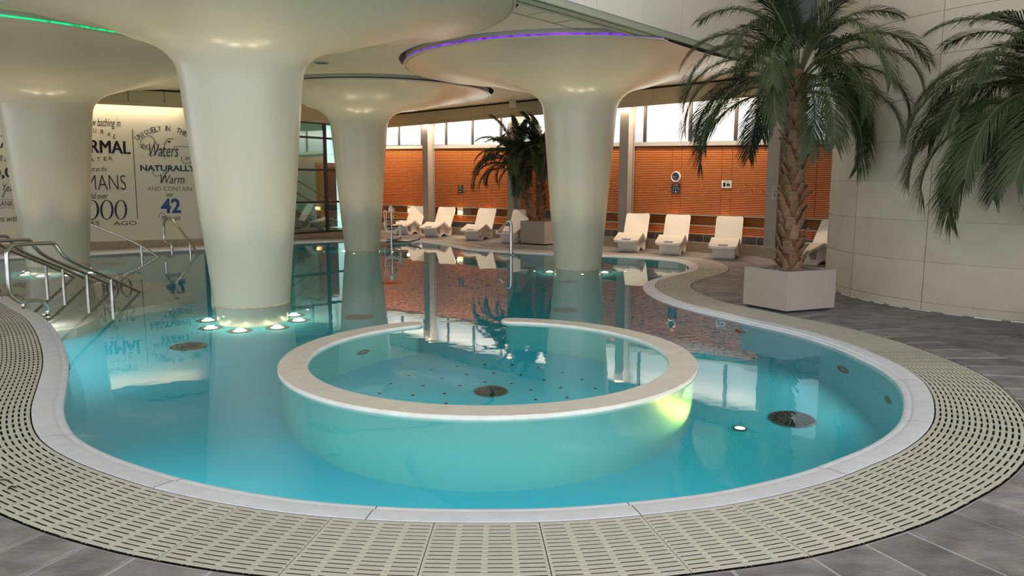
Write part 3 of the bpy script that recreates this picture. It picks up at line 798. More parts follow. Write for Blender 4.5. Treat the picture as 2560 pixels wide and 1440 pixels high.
fs2 = [-9.0, -6.5, -5.2, -3.9, -2.6, -1.3] + [txp(320, 250), txp(410, 255), Lt + 0.1]
TNC = TN if TN.dot(CP - ta) > 0 else -TN
for a, b in zip(fs2, fs2[1:]):
    p = ta + TD * ((a + b) / 2) + TNC * 0.12; mb = MB(); mb.box((p.x, p.y, (FZ0 + FZ1) / 2), (b - a - 0.012, 0.26, FZ1 - FZ0), math.atan2(TD.y, TD.x)); obj('fascia_panel', mb, 'fascia', fa2)
p = ta + TD * ((-9 + Lt) / 2) + TNC * 0.1; mb = MB(); mb.box((p.x, p.y, CEIL - 0.02), (Lt + 9, 0.2, 0.08), math.atan2(TD.y, TD.x)); obj('shadow_gap', mb, 'dark', fa2)

# steel posts in front of the slatted wall
for px, lab in ((1072, 'grey steel post left of the second lounger'), (1285, 'grey steel post behind the double palm'), (1566, 'grey steel post behind the lounger right of the column'), (1938, 'grey steel post behind the tall palm carrying depth signs')):
    s = ws(px, 450, 0.16); c = wp(s, 0, 0.16)
    t = thing('steel_post', lab, 'post', (c.x, c.y, 0.24), WAZ, 'steel posts along the slatted wall')
    for dy in (-0.13, 0.13):
        mb = MB(); q = c + WN * dy; mb.box((q.x, q.y, (0.24 + FZ1) / 2), (0.27, 0.03, FZ1 - 0.24), WAZ); obj('flange', mb, 'post', t)
    mb = MB(); mb.box((c.x, c.y, (0.24 + FZ1) / 2), (0.18, 0.24, FZ1 - 0.24), WAZ); obj('web', mb, 'post', t)
    mb = MB(); mb.box((c.x, c.y, 0.12), (0.36, 0.36, 0.24), WAZ); obj('footing', mb, 'plinth', t)

# lettered wall ------------------------------------------------------
tw = sroot('wall_left', 'cream wall painted with large decorative lettering', (ta.x, ta.y, 0))
mb = MB(); p = ta + TD * ((Lt - 9) / 2) - TNC * 0.1; mb.box((p.x, p.y, CEIL / 2), (Lt + 9, 0.2, CEIL + 0.1), math.atan2(TD.y, TD.x)); obj('plaster_face', mb, 'textwall', tw)
bb = sroot('baseboard_left', 'brown stone skirting below the lettered wall', (ta.x, ta.y, 0))
s = -9.0
while s < Lt:
    e = min(s + 1.1, Lt); p = ta + TD * ((s + e) / 2) + TNC * 0.02; mb = MB(); mb.box((p.x, p.y, 0.085), (e - s - 0.006, 0.06, 0.17), math.atan2(TD.y, TD.x)); obj('skirting_stone', mb, 'plinth', bb); s = e

def tx(s, x0, x1, yb, yt, mt='ink', shear=0.0, offset=0.0, tilt=0.0):
    a0 = PL(x0, yb, ta, TN); a1 = PL(x1, yb, ta, TN); tp = PL((x0 + x1) / 2, yt, ta, TN); bt = PL((x0 + x1) / 2, yb, ta, TN)
    return fit_text('lettering', s, tw, ta, TD, (a0 - ta).dot(TD), (a1 - ta).dot(TD), bt.z, tp.z, mt, shear, offset, 0.006, tilt)
SC_ = 0.32
tx('now bathing in', 213, 302, 322, 296, 'ink', SC_)
for ch, x, y, tl in (('N', 200, 330, 0), ('U', 237, 332, -0.05), ('R', 256, 335, -0.15), ('A', 273, 341, -0.3), ('L', 288, 347, -0.4)): tx(ch, x - 4, x + 4, y, y - 11, 'ink', 0, 0, tl)
for _d in (-1.2, 0.0, 1.2): tx('THERMAL', 147 + _d, 326 + _d, 382, 350, 'ink', 0, 0.0, -0.015)
for ch, x, y, tl in (('A', 231, 405, 0.1), ('T', 247, 403, 0.05), ('E', 264, 402, -0.02), ('R', 277, 401, 0.1)): tx(ch, x - 4, x + 4, y, y - 10, 'ink', 0, 0, tl)
tx('just as the', 219, 268, 432, 416, 'ink', SC_)
tx('ROMANS', 160, 316, 475, 437, 'ink', 0, -0.012)
tx('did over', 223, 271, 497, 482, 'ink', SC_)
def zero(x0, x1, y0, y1, mt='ink'):
    """a tall roman zero: thick flanks, thin top and bottom"""
    mb = MB(); n = 40; cx, cy = (x0 + x1) / 2, (y0 + y1) / 2; ro = []; ri = []
    for k in range(n):
        a = 2 * math.pi * k / n
        ro.append(PL(cx + (x1 - x0) / 2 * math.cos(a), cy + (y1 - y0) / 2 * math.sin(a), ta + TNC * 0.006, TN))
        ri.append(PL(cx + (x1 - x0) / 2 * 0.66 * math.cos(a), cy + (y1 - y0) / 2 * 0.93 * math.sin(a), ta + TNC * 0.006, TN))
    mb.grid([ro, ri], True); obj('lettering', mb, mt, tw)
zero(213, 248, 500, 549); zero(250, 284, 500, 549); zero(286, 318, 500, 549)
tx('YEARS', 176, 249, 563, 553); tx('AGO', 284, 342, 563, 553)
def stroke(pts, w, mt='ink', per=10):
    P = catmull([Vector((x, y, 0)) for x, y in pts], per, False); A = []; B = []
    for i, p in enumerate(P):
        t = (P[min(i + 1, len(P) - 1)] - P[max(i - 1, 0)]).normalized(); n = Vector((-t.y, t.x, 0)) * w
        A.append(PL(p.x + n.x, p.y + n.y, ta + TNC * 0.007, TN)); B.append(PL(p.x - n.x, p.y - n.y, ta + TNC * 0.007, TN))
    mb = MB(); mb.grid([A, B]); obj('lettering_swash', mb, mt, tw)
stroke([(331, 323), (335, 400), (344, 547)], 0.8)
arcs = 'UNIQUELY IN THE UK'; xs = [343, 350, 357, 365, 374, 383, 391, 399, 407, 415, 421, 430, 446, 455, 464, 470, 480, 488]
for ch, x in zip(arcs, xs):
    if ch == ' ': continue
    u = (x - 412) / 72; y = 320 + 26 * u * u; tx(ch, x - (1 if ch == 'I' else 4.0), x + (1 if ch == 'I' else 4.0), y + 7, y - 6, 'ink', 0, 0, -u * 0.65)
tx('the', 352, 369, 370, 358, 'ink', SC_); tx('Waters', 374, 447, 392, 360, 'ink', SC_)
stroke([(352, 362), (352, 352), (362, 342), (376, 340), (386, 350), (384, 365), (373, 372), (358, 372), (351, 360)], 0.6)
stroke([(386, 352), (396, 372), (380, 390), (372, 384)], 0.7)
stroke([(405, 385), (412, 360), (420, 348), (434, 347)], 0.8); stroke([(420, 353), (423, 355), (426, 353)], 2.0)
stroke([(432, 368), (455, 366), (478, 370), (488, 385), (482, 402), (466, 409), (455, 402), (454, 392)], 0.6)
tx('are', 463, 474, 400, 392, 'ink', SC_); tx('NATURALLY', 351, 489, 428, 413, 'navy', 0, 0.028)
tx('Warm', 402, 462, 459, 437, 'ink', SC_); stroke([(428, 420), (412, 432), (392, 440), (382, 432), (390, 418), (404, 413)], 0.5); stroke([(400, 458), (410, 440), (420, 428)], 0.7)
tx('AND CONTAIN', 369, 479, 477, 467, 'ink', 0, -0.012); tx('over', 416, 434, 492, 484, 'ink', SC_)
tx('42', 403, 453, 533, 496, 'blue', 0, 0.03); tx('Minerals', 404, 452, 551, 539, 'ink', SC_); stroke([(396, 546), (398, 536), (406, 532), (413, 540), (408, 550)], 0.6)
tx('A', 1, 24, 342, 319, 'ink', 0, 0.02); tx('A', 0, 25, 370, 347, 'ink', 0, 0.02); stroke([(10, 290), (8, 296), (14, 300)], 0.6); stroke([(18, 302), (6, 304), (2, 311), (9, 316), (16, 313)], 0.6)
tx('fell as', -14, 25, 404, 388, 'ink', SC_); tx('10,000', -32, 76, 448, 418, 'ink', 0, 0.03)
tx('Years', 8, 46, 478, 460, 'ink', SC_); stroke([(14, 472), (10, 488), (6, 494), (8, 484), (20, 475)], 0.6)
tx('SANK', -4, 34, 516, 502, 'ink', 0, -0.006); tx('to a', 41, 52, 513, 507, 'ink', SC_)
stroke([(-5, 500), (20, 498), (50, 503)], 0.4); stroke([(-5, 521), (20, 519), (50, 523)], 0.4); tx('ms within', -8, 58, 554, 539, 'ink', SC_)

# glazed lobby --------------------------------------------------------
GD = (gb - ga).normalized(); GN = Vector((GD.y, -GD.x, 0)); GL = (gb - ga).length
GNC = GN if GN.dot(CP - ga) > 0 else -GN
GAZ = math.atan2(GD.y, GD.x)
gw = sroot('window_3', 'dark framed glass wall of the stair lobby', (ga.x, ga.y, 0))
def gs(px, y=450): return (PL(px, y, ga, GN) - ga).dot(GD)
def gz(px, y): return PL(px, y, ga, GN).z
def gbox(mb, s0, s1, z0, z1, o0, o1):
    p = ga + GD * ((s0 + s1) / 2) + GNC * ((o0 + o1) / 2); return mb.box((p.x, p.y, (z0 + z1) / 2), (s1 - s0, o1 - o0, z1 - z0), GAZ)
mb = MB(); gbox(mb, 0, GL, 0, 0.13, -0.12, 0.12); obj('glass_curb', mb, 'plinth', gw)
ztop = gz(800, 308); zr = [0.13, gz(800, 505), gz(800, 425), gz(800, 345), ztop]
vs_ = [0.0, GL * 0.3, gs(700), gs(815), gs(875), GL]
vs_ = sorted(v for v in vs_ if 0 <= v <= GL + .01)
for a, b in zip(vs_, vs_[1:]):
    for z0, z1 in zip(zr, zr[1:]):
        mb = MB(); gbox(mb, a + 0.01, b - 0.01, z0 + 0.01, z1 - 0.01, -0.006, 0.006); obj('pane', mb, 'glass', gw)
for v in vs_:
    mb = MB(); gbox(mb, v - 0.045, v + 0.045, 0.13, ztop, -0.05, 0.03); obj('mullion', mb, 'mullion', gw)
for z in zr[1:-1] + [0.15, ztop]:
    mb = MB(); gbox(mb, 0, GL, z - 0.03, z + 0.03, -0.04, 0.025); obj('transom', mb, 'mullion', gw)
mb = MB(); gbox(mb, 0, GL + 0.4, ztop, CEIL, -0.2, 0.25); obj('head_panel', mb, 'fascia', gw)
# lobby behind the glass
lb = sroot('lobby_room', 'stair lobby with mint walls seen through the glass', (ga.x, ga.y, 0))
mb = MB(); gbox(mb, 0.1, GL + 1.0, 0, 4.6, -3.2, -3.1); gbox(mb, 0.1, 0.2, 0, 4.6, -3.2, -0.3); obj('lobby_wall', mb, 'lobbywall', lb)
mb = MB(); gbox(mb, 0.1, GL + 0.6, -0.02, 0.10, -3.2, -0.1); obj('lobby_floor', mb, 'lobbyfloor', lb)
mb = MB(); gbox(mb, 0.1, GL + 0.6, 4.5, 4.6, -3.2, -0.1); obj('lobby_ceiling', mb, 'ceiling', lb)
mb = MB(); gbox(mb, GL * .2, GL * .8, 4.46, 4.5, -1.6, -1.0); obj('added_lobby_light', mb, mat('added_lobby_panel', (1, 1, 1), 0.5, emit=((0.9, 1.0, 0.95), 9.0)), lb)  # glowing panel added to light the lobby
st = thing('staircase', 'grey staircase with steel rails behind the lobby glass', 'staircase', ga + GD * gs(790) - GNC * 1.0)
pa, pb = PL(738, 520, ga - GNC * 0.9, GN), PL(822, 570, ga - GNC * 0.9, GN)
sa, sb = (pa - ga).dot(GD), (pb - ga).dot(GD)
slope = (pb.z - pa.z) / (sb - sa)
mb = MB(); s_lo = sb; s_hi = sa - 1.6
P = []
for o in (-0.95, -0.88):
    P += [ga + GD * s_hi + GNC * o + Vector((0, 0, 0.1)), ga + GD * s_lo + GNC * o + Vector((0, 0, 0.1)), ga + GD * s_lo + GNC * o + Vector((0, 0, 0.14)), ga + GD * s_hi + GNC * o + Vector((0, 0, 0.14 + slope * (s_hi - s_lo)))]
mb.add(P, [(0, 1, 2, 3), (7, 6, 5, 4), (0, 4, 5, 1), (1, 5, 6, 2), (2, 6, 7, 3), (3, 7, 4, 0)]); obj('stringer', mb, 'stair', st)
nst = 9
for k in range(nst):
    s0 = s_lo + (s_hi - s_lo) * k / nst; s1 = s_lo + (s_hi - s_lo) * (k + 1) / nst; z = 0.14 + slope * (s1 - s_lo)
    mb = MB(); gbox(mb, min(s0, s1), max(s0, s1), z - 0.04, z, -1.9, -0.96); obj('tread', mb, 'stair', st)
for dz in (0.55, 0.95):
    mb = MB(); mb.tube([ga + GD * s_hi - GNC * 0.9 + Vector((0, 0, 0.14 + slope * (s_hi - s_lo) + dz)), ga + GD * (s_lo + 0.05) - GNC * 0.9 + Vector((0, 0, 0.14 + dz))], 0.022, 8); obj('handrail', mb, 'steel', st, 40)
dr = sroot('door_1', 'orange wooden door behind the lobby glass')
p0 = PL(800, 500, ga - GNC * 2.6, GN); s0 = (p0 - ga).dot(GD)
mb = MB(); gbox(mb, s0 - 0.12, s0 + 0.75, 0.1, 2.35, -2.66, -2.6); obj('door_frame', mb, 'post', dr)
mb = MB(); gbox(mb, s0 - 0.02, s0 + 0.22, 0.1, 2.2, -2.6, -2.55); obj('door_leaf', mb, 'door', dr)
mb = MB(); gbox(mb, s0 + 0.30, s0 + 0.72, 0.1, 2.2, -2.6, -2.57); obj('door_panel', mb, 'mullion', dr)
# return wall between lobby and slatted wall
mb = MB(); a_, b_ = gb + GD * 0.05, WL + WD * 0.3; m_ = (a_ + b_) / 2; mb.box((m_.x, m_.y, CEIL / 2), ((b_ - a_).length, 0.1, CEIL), math.atan2((b_ - a_).y, (b_ - a_).x)); struct('wall_lobby', mb, 'textwall', 'short cream return wall behind the middle column')

# added atrium roof, unseen, blocks overhead sky; open behind the camera
mb = MB(); mb.box((2, 5.5, BH + 0.1), (50, 23, 0.15)); struct('added_atrium_roof', mb, 'ceiling', 'unseen flat roof added over the atrium to block the overhead sky')

# linear lights added under the fascia to brighten the slatted wall and the lettered wall
lt = thing('added_linear_light', 'added slim linear lights below the fascia of the slatted wall', 'light', wp(0, FZ0, 0.3))
mw_ = mat('added_washer_lens', (1, 0.9, 0.75), 0.5, emit=((1.0, 0.80, 0.55), 0.9))
mb = MB(); wbox(mb, sL + 1.2, FS[-1] - 0.3, FZ0 - 0.012, FZ0 - 0.001, 0.312, 0.35); obj('diffuser', mb, mw_, lt)
mb = MB(); wbox(mb, sL + 1.2, FS[-1] - 0.1, FZ0 - 0.10, FZ0, 0.365, 0.38); obj('added_baffle', mb, 'fascia', lt)  # keeps the added lamp out of the water's reflections
s = (sL + 1.0 + FS[-1]) / 2
o = lamp('added_wall_washer', 'AREA', wp(s, FZ0 - 0.03, 0.33), 400, (1.0, 0.82, 0.60), 0.06, aim=wp(s, 0.4, 0.02))
o.data.shape = 'RECTANGLE'; o.data.size_y = 0.06; o.data.size = FS[-1] - sL - 1.6
_z = (wp(s, FZ0 - 0.03, 0.33) - wp(s, 0.4, 0.02)).normalized(); _y = _z.cross(WD).normalized()
o.matrix_world = Matrix(((WD.x, _y.x, _z.x, o.location.x), (WD.y, _y.y, _z.y, o.location.y), (WD.z, _y.z, _z.z, o.location.z), (0, 0, 0, 1)))
lt2 = thing('added_linear_light', 'added slim linear light below the fascia of the lettered wall', 'light', ta + TNC * 0.2 + Vector((0, 0, FZ0)))
p = ta + TD * (Lt / 2 - 1.5) + TNC * 0.21
mb = MB(); mb.box((p.x, p.y, FZ0 - 0.006), (5.5, 0.05, 0.01), math.atan2(TD.y, TD.x)); obj('diffuser', mb, mw_, lt2)
mb = MB(); mb.box((p.x + TNC.x * 0.05, p.y + TNC.y * 0.05, FZ0 - 0.05), (5.6, 0.012, 0.10), math.atan2(TD.y, TD.x)); obj('added_baffle', mb, 'fascia', lt2)

p = ta + TD * (Lt / 2 - 1.5) + TNC * 0.22 + Vector((0, 0, FZ0 - 0.02)); q = ta + TD * (Lt / 2 - 1.5) + TNC * 0.01 + Vector((0, 0, 0.8))
o = lamp('added_text_washer', 'AREA', p, 24, (1.0, 0.86, 0.66), 5.0)
o.data.shape = 'RECTANGLE'; o.data.size = 5.0; o.data.size_y = 0.04
_z = (p - q).normalized(); _y = _z.cross(TD).normalized()
o.matrix_world = Matrix(((TD.x, _y.x, _z.x, p.x), (TD.y, _y.y, _z.y, p.y), (TD.z, _y.z, _z.z, p.z), (0, 0, 0, 1)))

# ================================================================== LOUNGERS
def ribbon(mb, pts, width, th, lip=0.0, rnd=0.0):
    """thick sheet following pts=(u,z) extruded across y; rnd rounds the two ends in plan"""
    n = len(pts); A = []; B = []
    for i, (u, z) in enumerate(pts):
        a = Vector(pts[max(i - 1, 0)]); b = Vector(pts[min(i + 1, n - 1)]); t = (b - a).normalized(); nn = Vector((-t.y, t.x))
        # plan rounding at ends
        e = min(i, n - 1 - i)
        A.append((u, z)); B.append((u - nn.x * th, z - nn.y * th))
    L = [0]
    for a, b in zip(pts, pts[1:]): L.append(L[-1] + (Vector(b) - Vector(a)).length)
    def hw(i):
        if not rnd: return width / 2
        d = min(L[i], L[-1] - L[i])
        if d >= rnd: return width / 2
        return width / 2 - rnd + math.sqrt(max(rnd * rnd - (rnd - d) ** 2, 0))
    ny = 6; rows = []
    for i in range(n):
        w = hw(i); top = []; bot = []
        for k in range(ny + 1):
            y = -w + 2 * w * k / ny; q = abs(2 * k / ny - 1); dz = lip * q ** 3
            top.append((A[i][0], y, A[i][1] + dz)); bot.append((B[i][0], y * 0.985, B[i][1] + dz * 0.3))
        rows.append(top + bot[::-1])
    mb.grid(rows, True); m = 2 * (ny + 1); k = len(mb.v) - m * n
    mb.f.append(tuple(k + q for q in range(m))[::-1]); mb.f.append(tuple(k + (n - 1) * m + q for q in range(m)))
def smooth2(pts, per=6): return [(p.x, p.y) for p in catmull([Vector((a, b, 0)) for a, b in pts], per, False)]
def make_lounger():
    t = thing('sun_lounger', 'x', 'lounger', (0, 0, 0), 0, 'white moulded loungers along the slatted wall')
    seat = [(0.0, 0.29), (0.02, 0.295), (0.06, 0.305), (0.3, 0.365), (0.53, 0.435), (0.58, 0.443), (0.63, 0.43), (0.80, 0.35), (0.93, 0.29), (0.98, 0.285), (1.02, 0.315), (1.12, 0.47), (1.26, 0.70), (1.34, 0.83), (1.365, 0.87), (1.375, 0.885)]
    mb = MB(); ribbon(mb, smooth2(seat, 3), 0.60, 0.045, 0.012, 0.07); obj('seat_shell', mb, 'white', t, 50)
    base = [(0.16, 0.30), (0.20, 0.24), (0.27, 0.12), (0.33, 0.04), (0.40, 0.012), (0.47, 0.02), (0.56, 0.075), (0.68, 0.115), (0.80, 0.10), (0.92, 0.045), (1.02, 0.012), (1.12, 0.02), (1.20, 0.08), (1.23, 0.17), (1.20, 0.27), (1.15, 0.37), (1.13, 0.46)]
    mb = MB(); ribbon(mb, smooth2(base, 3), 0.46, 0.03); obj('base_shell', mb, 'white', t, 50)
    mb = MB()
    for y in (-0.14, 0.14):
        mb.add([(0.60, y - 0.012, 0.10), (0.62, y - 0.012, 0.40), (0.96, y - 0.012, 0.26), (0.96, y - 0.012, 0.045), (0.60, y + 0.012, 0.10), (0.62, y + 0.012, 0.40), (0.96, y + 0.012, 0.26), (0.96, y + 0.012, 0.045)],
               [(0, 1, 2, 3), (7, 6, 5, 4), (0, 4, 5, 1), (1, 5, 6, 2), (2, 6, 7, 3), (3, 7, 4, 0)])
    obj('web_rib', mb, 'white', t)
    pl = MB(); m_ = Matrix.Rotation(-math.atan2(0.075, 0.27), 4, 'Y'); pl.box((0.095, 0.0, 0.3175), (0.095, 0.20, 0.006), m=m_); pp = obj('name_plate', pl, 'blueplate', t); pp['label'] = 'blue grey plate with white print'
    me = text_mesh('NO TOWELS', 0, 0); xs = [v.co.x for v in me.vertices]; k = 0.16 / (max(xs) - min(xs))
    me.transform(Matrix.Translation((0.095, 0, 0.322)) @ m_ @ Matrix.Rotation(-math.pi / 2, 4, 'Z') @ Matrix.Scale(k, 4) @ Matrix.Translation((-(max(xs) + min(xs)) / 2, -0.3, 0)))
    me.materials.clear(); me.materials.append(M['whitepaint']); o = bpy.data.objects.new('plate_print', me); C.objects.link(o); o.parent = pp
    return t
LG = [((1014, 586), 0, 'white moulded lounger beside the pool hoist, leftmost along the slatted wall'), ((1089, 591), 0, 'white moulded lounger second from the pool hoist'), ((1190, 599), 0, 'white moulded lounger left of the waterfall spout'),
      ((1278, 606), 0, 'white moulded lounger half hidden behind the spout and the double palm planter'), ((1577, 627), 0, 'white moulded lounger just right of the purple lit column'), ((1679, 635), 0, 'white moulded lounger below the wall clock'),
      ((1813, 644), 0, 'white moulded lounger below the no camera sign'), ((2034, 660), R(34), 'white moulded lounger at the corner of the limestone wall, turned sideways')]
proto = make_lounger(); base_rz = R(68)      # head end towards the wall
for i, (px, drz, lab) in enumerate(LG):
    o = proto if i == 0 else copy_tree(proto)
    rz = base_rz - drz; g = G(*px); h = Vector((math.cos(rz), math.sin(rz), 0))
    p = Vector((g.x, g.y, 0)) - h * 0.40
    tip = min(((p + h * 1.38 + Vector((-h.y, h.x, 0)) * q_ - w1).dot(WN) for q_ in (-0.3, 0.3))); p -= h * max(0.0, 0.12 - tip); o.location = p; o.rotation_euler = (0, 0, rz); o['label'] = lab

# ================================================================== PALMS
def frond_mesh(L, e0, droop, seed, width=0.30, nl=104, mt='leaf'):
    rnd = random.Random(seed); pts = []; a = e0; p = Vector((0, 0, 0)); n = 24; tw = rnd.uniform(-0.25, 0.25); yv = 0.0
    for i in range(n + 1):
        t = i / n; pts.append(p.copy()); a = e0 - droop * t ** 1.25; st = L / n
        yv = tw * t * t * 0.5
        p = p + Vector((math.cos(a) * math.cos(yv), math.cos(a) * math.sin(yv), math.sin(a))) * st
    mb = MB(); mb.tube(pts, [0.016 * (1 - 0.85 * i / n) for i in range(n + 1)], 5); nr = len(mb.f)
    for s in (-1, 1):
        for k in range(nl):
            t = 0.21 + 0.79 * (k + rnd.random() * 0.6) / nl; f = t * n; i = min(int(f), n - 1); q = pts[i].lerp(pts[i + 1], f - i)
            d = (pts[min(i + 1, n)] - pts[max(i - 1, 0)]).normalized(); side = d.cross(Vector((0, 0, 1)))
            if side.length < 0.05: side = Vector((0, 1, 0))
            side = side.normalized() * s; up = side.cross(d) * s
            l = width * (0.45 + 0.75 * math.sin(math.pi * min(max((t - 0.02) ** 0.8, 0), 1)) ** 0.7) * rnd.uniform(0.85, 1.12)
            if t > 0.85: l *= 1.0 - (t - 0.85) * 1.6
            fwd = 1.15 + 0.7 * t + rnd.uniform(-0.15, 0.15)
            dr = (side * 1.0 + d * fwd + up * rnd.uniform(0.0, 0.30)).normalized()
            w = 0.0048; wv = dr.cross(up).normalized() * w
            m1 = q + dr * l * 0.55 - Vector((0, 0, 0.03 * l)); e = q + dr * l * 0.95 - Vector((0, 0, (0.20 + 0.25 * rnd.random()) * l))
            mb.add([q - wv * 0.6, q + wv * 0.6, m1 + wv, m1 - wv, e + wv * 0.15, e - wv * 0.15], [(0, 1, 2, 3), (3, 2, 4, 5)])
    me = mb.mesh('frond'); me.materials.append(M['rachis']); me.materials.append(M[mt])
    me.polygons.foreach_set('material_index', [0] * nr + [1] * (len(me.polygons) - nr)); return me
FR = {}
def frond_lib(scale, key):
    out = []
    for k, (L, e0, dp) in enumerate([(1.45, 1.45, 0.9), (1.5, 1.25, 1.7), (1.55, 1.0, 2.1), (1.6, 0.75, 2.15), (1.6, 0.5, 2.15), (1.55, 0.25, 2.0), (1.45, 0.0, 1.75)]):
        for v in range(2): out.append((k, frond_mesh(L * scale, e0 + 0.08 * v, dp * (1 + 0.08 * v), 31 * k + v, 0.30 * scale)))
    return out
def boot_mesh(sz):
    mb = MB(); rows = []
    for j, (z, w, o, th) in enumerate(((0, 0.060, 0.0, 0.03), (0.05, 0.056, 0.018, 0.028), (0.11, 0.046, 0.045, 0.02), (0.155, 0.040, 0.068, 0.015))):
        r = []
        for k in range(5):
            a = (k / 4 - 0.5) * 2; r.append((o - 0.016 * a * a + 0.012, w * a, z))
        for k in range(4, -1, -1):
            a = (k / 4 - 0.5) * 2; r.append((o - 0.016 * a * a + 0.012 - th * (0.5 + 0.5 * (1 - a * a)), w * a * 0.9, z))
        rows.append([tuple(c * sz for c in p) for p in r])
    mb.grid(rows, True); n = len(mb.v); mb.f.append(tuple(range(n - 10, n)))
    me = mb.mesh('leaf_base'); me.materials.append(M['boot']); me.materials.append(M['bootend'])
    me.polygons.foreach_set('material_index', [0] * (len(me.polygons) - 1) + [1]); return me
def palm(name, label, base, top, r0, fr_plan, lib, bsz=1.0, group=None, nrow=22, seed=1, yellow=()):
    rnd = random.Random(seed); base = Vector(base); top = Vector(top)
    t = thing(name, label, 'palm', base, 0, group)
    n = 14; pts = [base.lerp(top, i / n) + Vector((0.015 * math.sin(i * 0.9 + seed), 0.012 * math.cos(i * 1.1), 0)) for i in range(n + 1)]
    rs = [r0 * (1.12 - 0.25 * i / n) * (0.86 if i == n else 1) for i in range(n + 1)]
    mb = MB(); mb.tube(pts, rs, 18); obj('trunk', mb, 'bark', t, 60)
    bmh = boot_mesh(bsz)
    for j in range(nrow):
        f = 0.03 + 0.95 * j / (nrow - 1)
        for q in range(5):
            an = 2 * math.pi * (q + 0.5 * (j % 2)) / 5 + j * 0.23 + rnd.uniform(-0.1, 0.1); ff = f + rnd.uniform(-0.012, 0.012)
            k = min(max(ff, 0), 1) * n; i = min(int(k), n - 1); c = pts[i].lerp(pts[i + 1], k - i); rr_ = (rs[i] + (rs[i + 1] - rs[i]) * (k - i)) * 0.97
            o = bpy.data.objects.new('leaf_base', bmh); C.objects.link(o); o.parent = t
            o.location = c + Vector((math.cos(an) * rr_, math.sin(an) * rr_, -0.05 * bsz)) - base
            o.rotation_euler = (rnd.uniform(-0.12, 0.12), rnd.uniform(-0.12, 0.18), an); sc = rnd.uniform(0.8, 1.15); o.scale = (sc, sc * rnd.uniform(0.8, 1.1), sc * rnd.uniform(0.75, 1.1))
    crown = top - base
    for (tier, az, sc) in fr_plan:
        ms_ = [m for k, m in lib if k == tier]; me = ms_[rnd.randrange(len(ms_))]
        if (tier, az) in yellow:
            me = me.copy(); me.materials[1] = M['leaf2']
        o = bpy.data.objects.new('frond', me); C.objects.link(o); o.parent = t
        rad = 0.03 + 0.012 * tier
        rx = rnd.uniform(-0.25, 0.25)
        for _try in range(14):           # turn or shorten fronds that would run into a wall
            loc = crown + Vector((math.cos(az) * rad, math.sin(az) * rad, 0.10 - 0.045 * tier)); mt4 = Matrix.Translation(base + loc) @ Matrix.Rotation(az, 4, 'Z') @ Matrix.Rotation(rx, 4, 'X') @ Matrix.Scale(sc, 4)
            bad = 0
            for v in list(me.vertices)[::29]:
                w_ = mt4 @ v.co
                if (w_.x - SC.x) ** 2 + (w_.y - SC.y) ** 2 < (SR + 0.01) ** 2 or (w_ - w1).dot(WN) < 0.05: bad += 1
            if bad == 0: break
            if _try % 2: sc *= 0.95
            else:
                to_cam = math.atan2(-base.y, -base.x); df = (to_cam - az + math.pi) % (2 * math.pi) - math.pi; az += math.copysign(min(abs(df), 0.16), df)
        o.location = loc; o.rotation_euler = (rx, 0, az); o.scale = (sc, sc, sc)
    return t
def plan(seed, counts, sc=1.0):
    rnd = random.Random(seed); out = []
    for tier, n in counts.items():
        o = rnd.random() * 6.28
        for k in range(n): out.append((tier, o + 2 * math.pi * k / n + rnd.uniform(-0.18, 0.18), sc * rnd.uniform(0.9, 1.1)))
    return out
def planter(label, F, Lc, Rc, h, inset=0.035, group='square planters holding palms'):
    F, Lc, Rc = (Vector((p.x, p.y, 0)) for p in (F, Lc, Rc)); Bk = Lc + Rc - F; c = (Lc + Rc) / 2
    t = thing('planter', label, 'planter', c, 0, group); q = [F, Rc, Bk, Lc]
    fl = [p + (c - p).normalized() * 0.02 for p in q]; inn = [p + (c - p).normalized() * inset * 1.41 for p in q]
    mb = MB(); rows = [[(p.x, p.y, 0.03) for p in fl], [(p.x, p.y, 0.035) for p in q], [(p.x, p.y, h - 0.006) for p in q], [(p.x + (c.x - p.x) * 0.008, p.y + (c.y - p.y) * 0.008, h) for p in q], [(p.x, p.y, h) for p in inn], [(p.x, p.y, h - 0.15) for p in inn]]
    mb.grid(rows, True); obj('box', mb, 'planter', t)
    mb = MB(); mb.prism([(p.x, p.y) for p in [p + (c - p).normalized() * 0.06 for p in q]], 0.0, 0.031); obj('plinth', mb, 'black', t)
    mb = MB(); mb.prism([(p.x, p.y) for p in inn], h - 0.08, h - 0.04); obj('soil', mb, 'soil', t)
    rnd = random.Random(5); mb = MB(); ex, ey = (Rc - F) * 0.43, (Lc - F) * 0.43
    for k in range(260):
        p = c + ex * rnd.uniform(-1, 1) + ey * rnd.uniform(-1, 1); a, b, d_ = rnd.uniform(0.02, 0.04), rnd.uniform(0.016, 0.03), rnd.uniform(0.012, 0.02); rz = rnd.random() * 3
        hz = h - 0.035 + 0.03 * max(0, 1 - (p - c).length / 0.5)
        m_ = Matrix.Translation((p.x, p.y, hz)) @ Matrix.Rotation(rz, 4, 'Z'); vs = []
        for z, rr_ in ((-1, 0.0), (-0.5, 0.85), (0.3, 0.95), (0.8, 0.6), (1, 0.0)):
            vs += [m_ @ Vector((a * rr_ * math.cos(k_ * math.pi / 3), b * rr_ * math.sin(k_ * math.pi / 3), d_ * z)) for k_ in range(6)]
        mb.grid([vs[i * 6:(i + 1) * 6] for i in range(5)], True)
    o = obj('pebbles', mb, 'pebble', t, 80); o['kind'] = 'stuff'
    return t, c
pF, pL, pR = G(1965, 785), G(1857, 765), G(2085, 775)
ph = PL(1965, 680, pF, Vector((0, 1, 0))).z
_, c1 = planter('large warm grey square planter under the tall palm on the right deck', pF, pL, pR, ph)
lib1 = frond_lib(1.0, 'a')
bt = Vector((c1.x, c1.y, ph - 0.05)); cy = c1.y
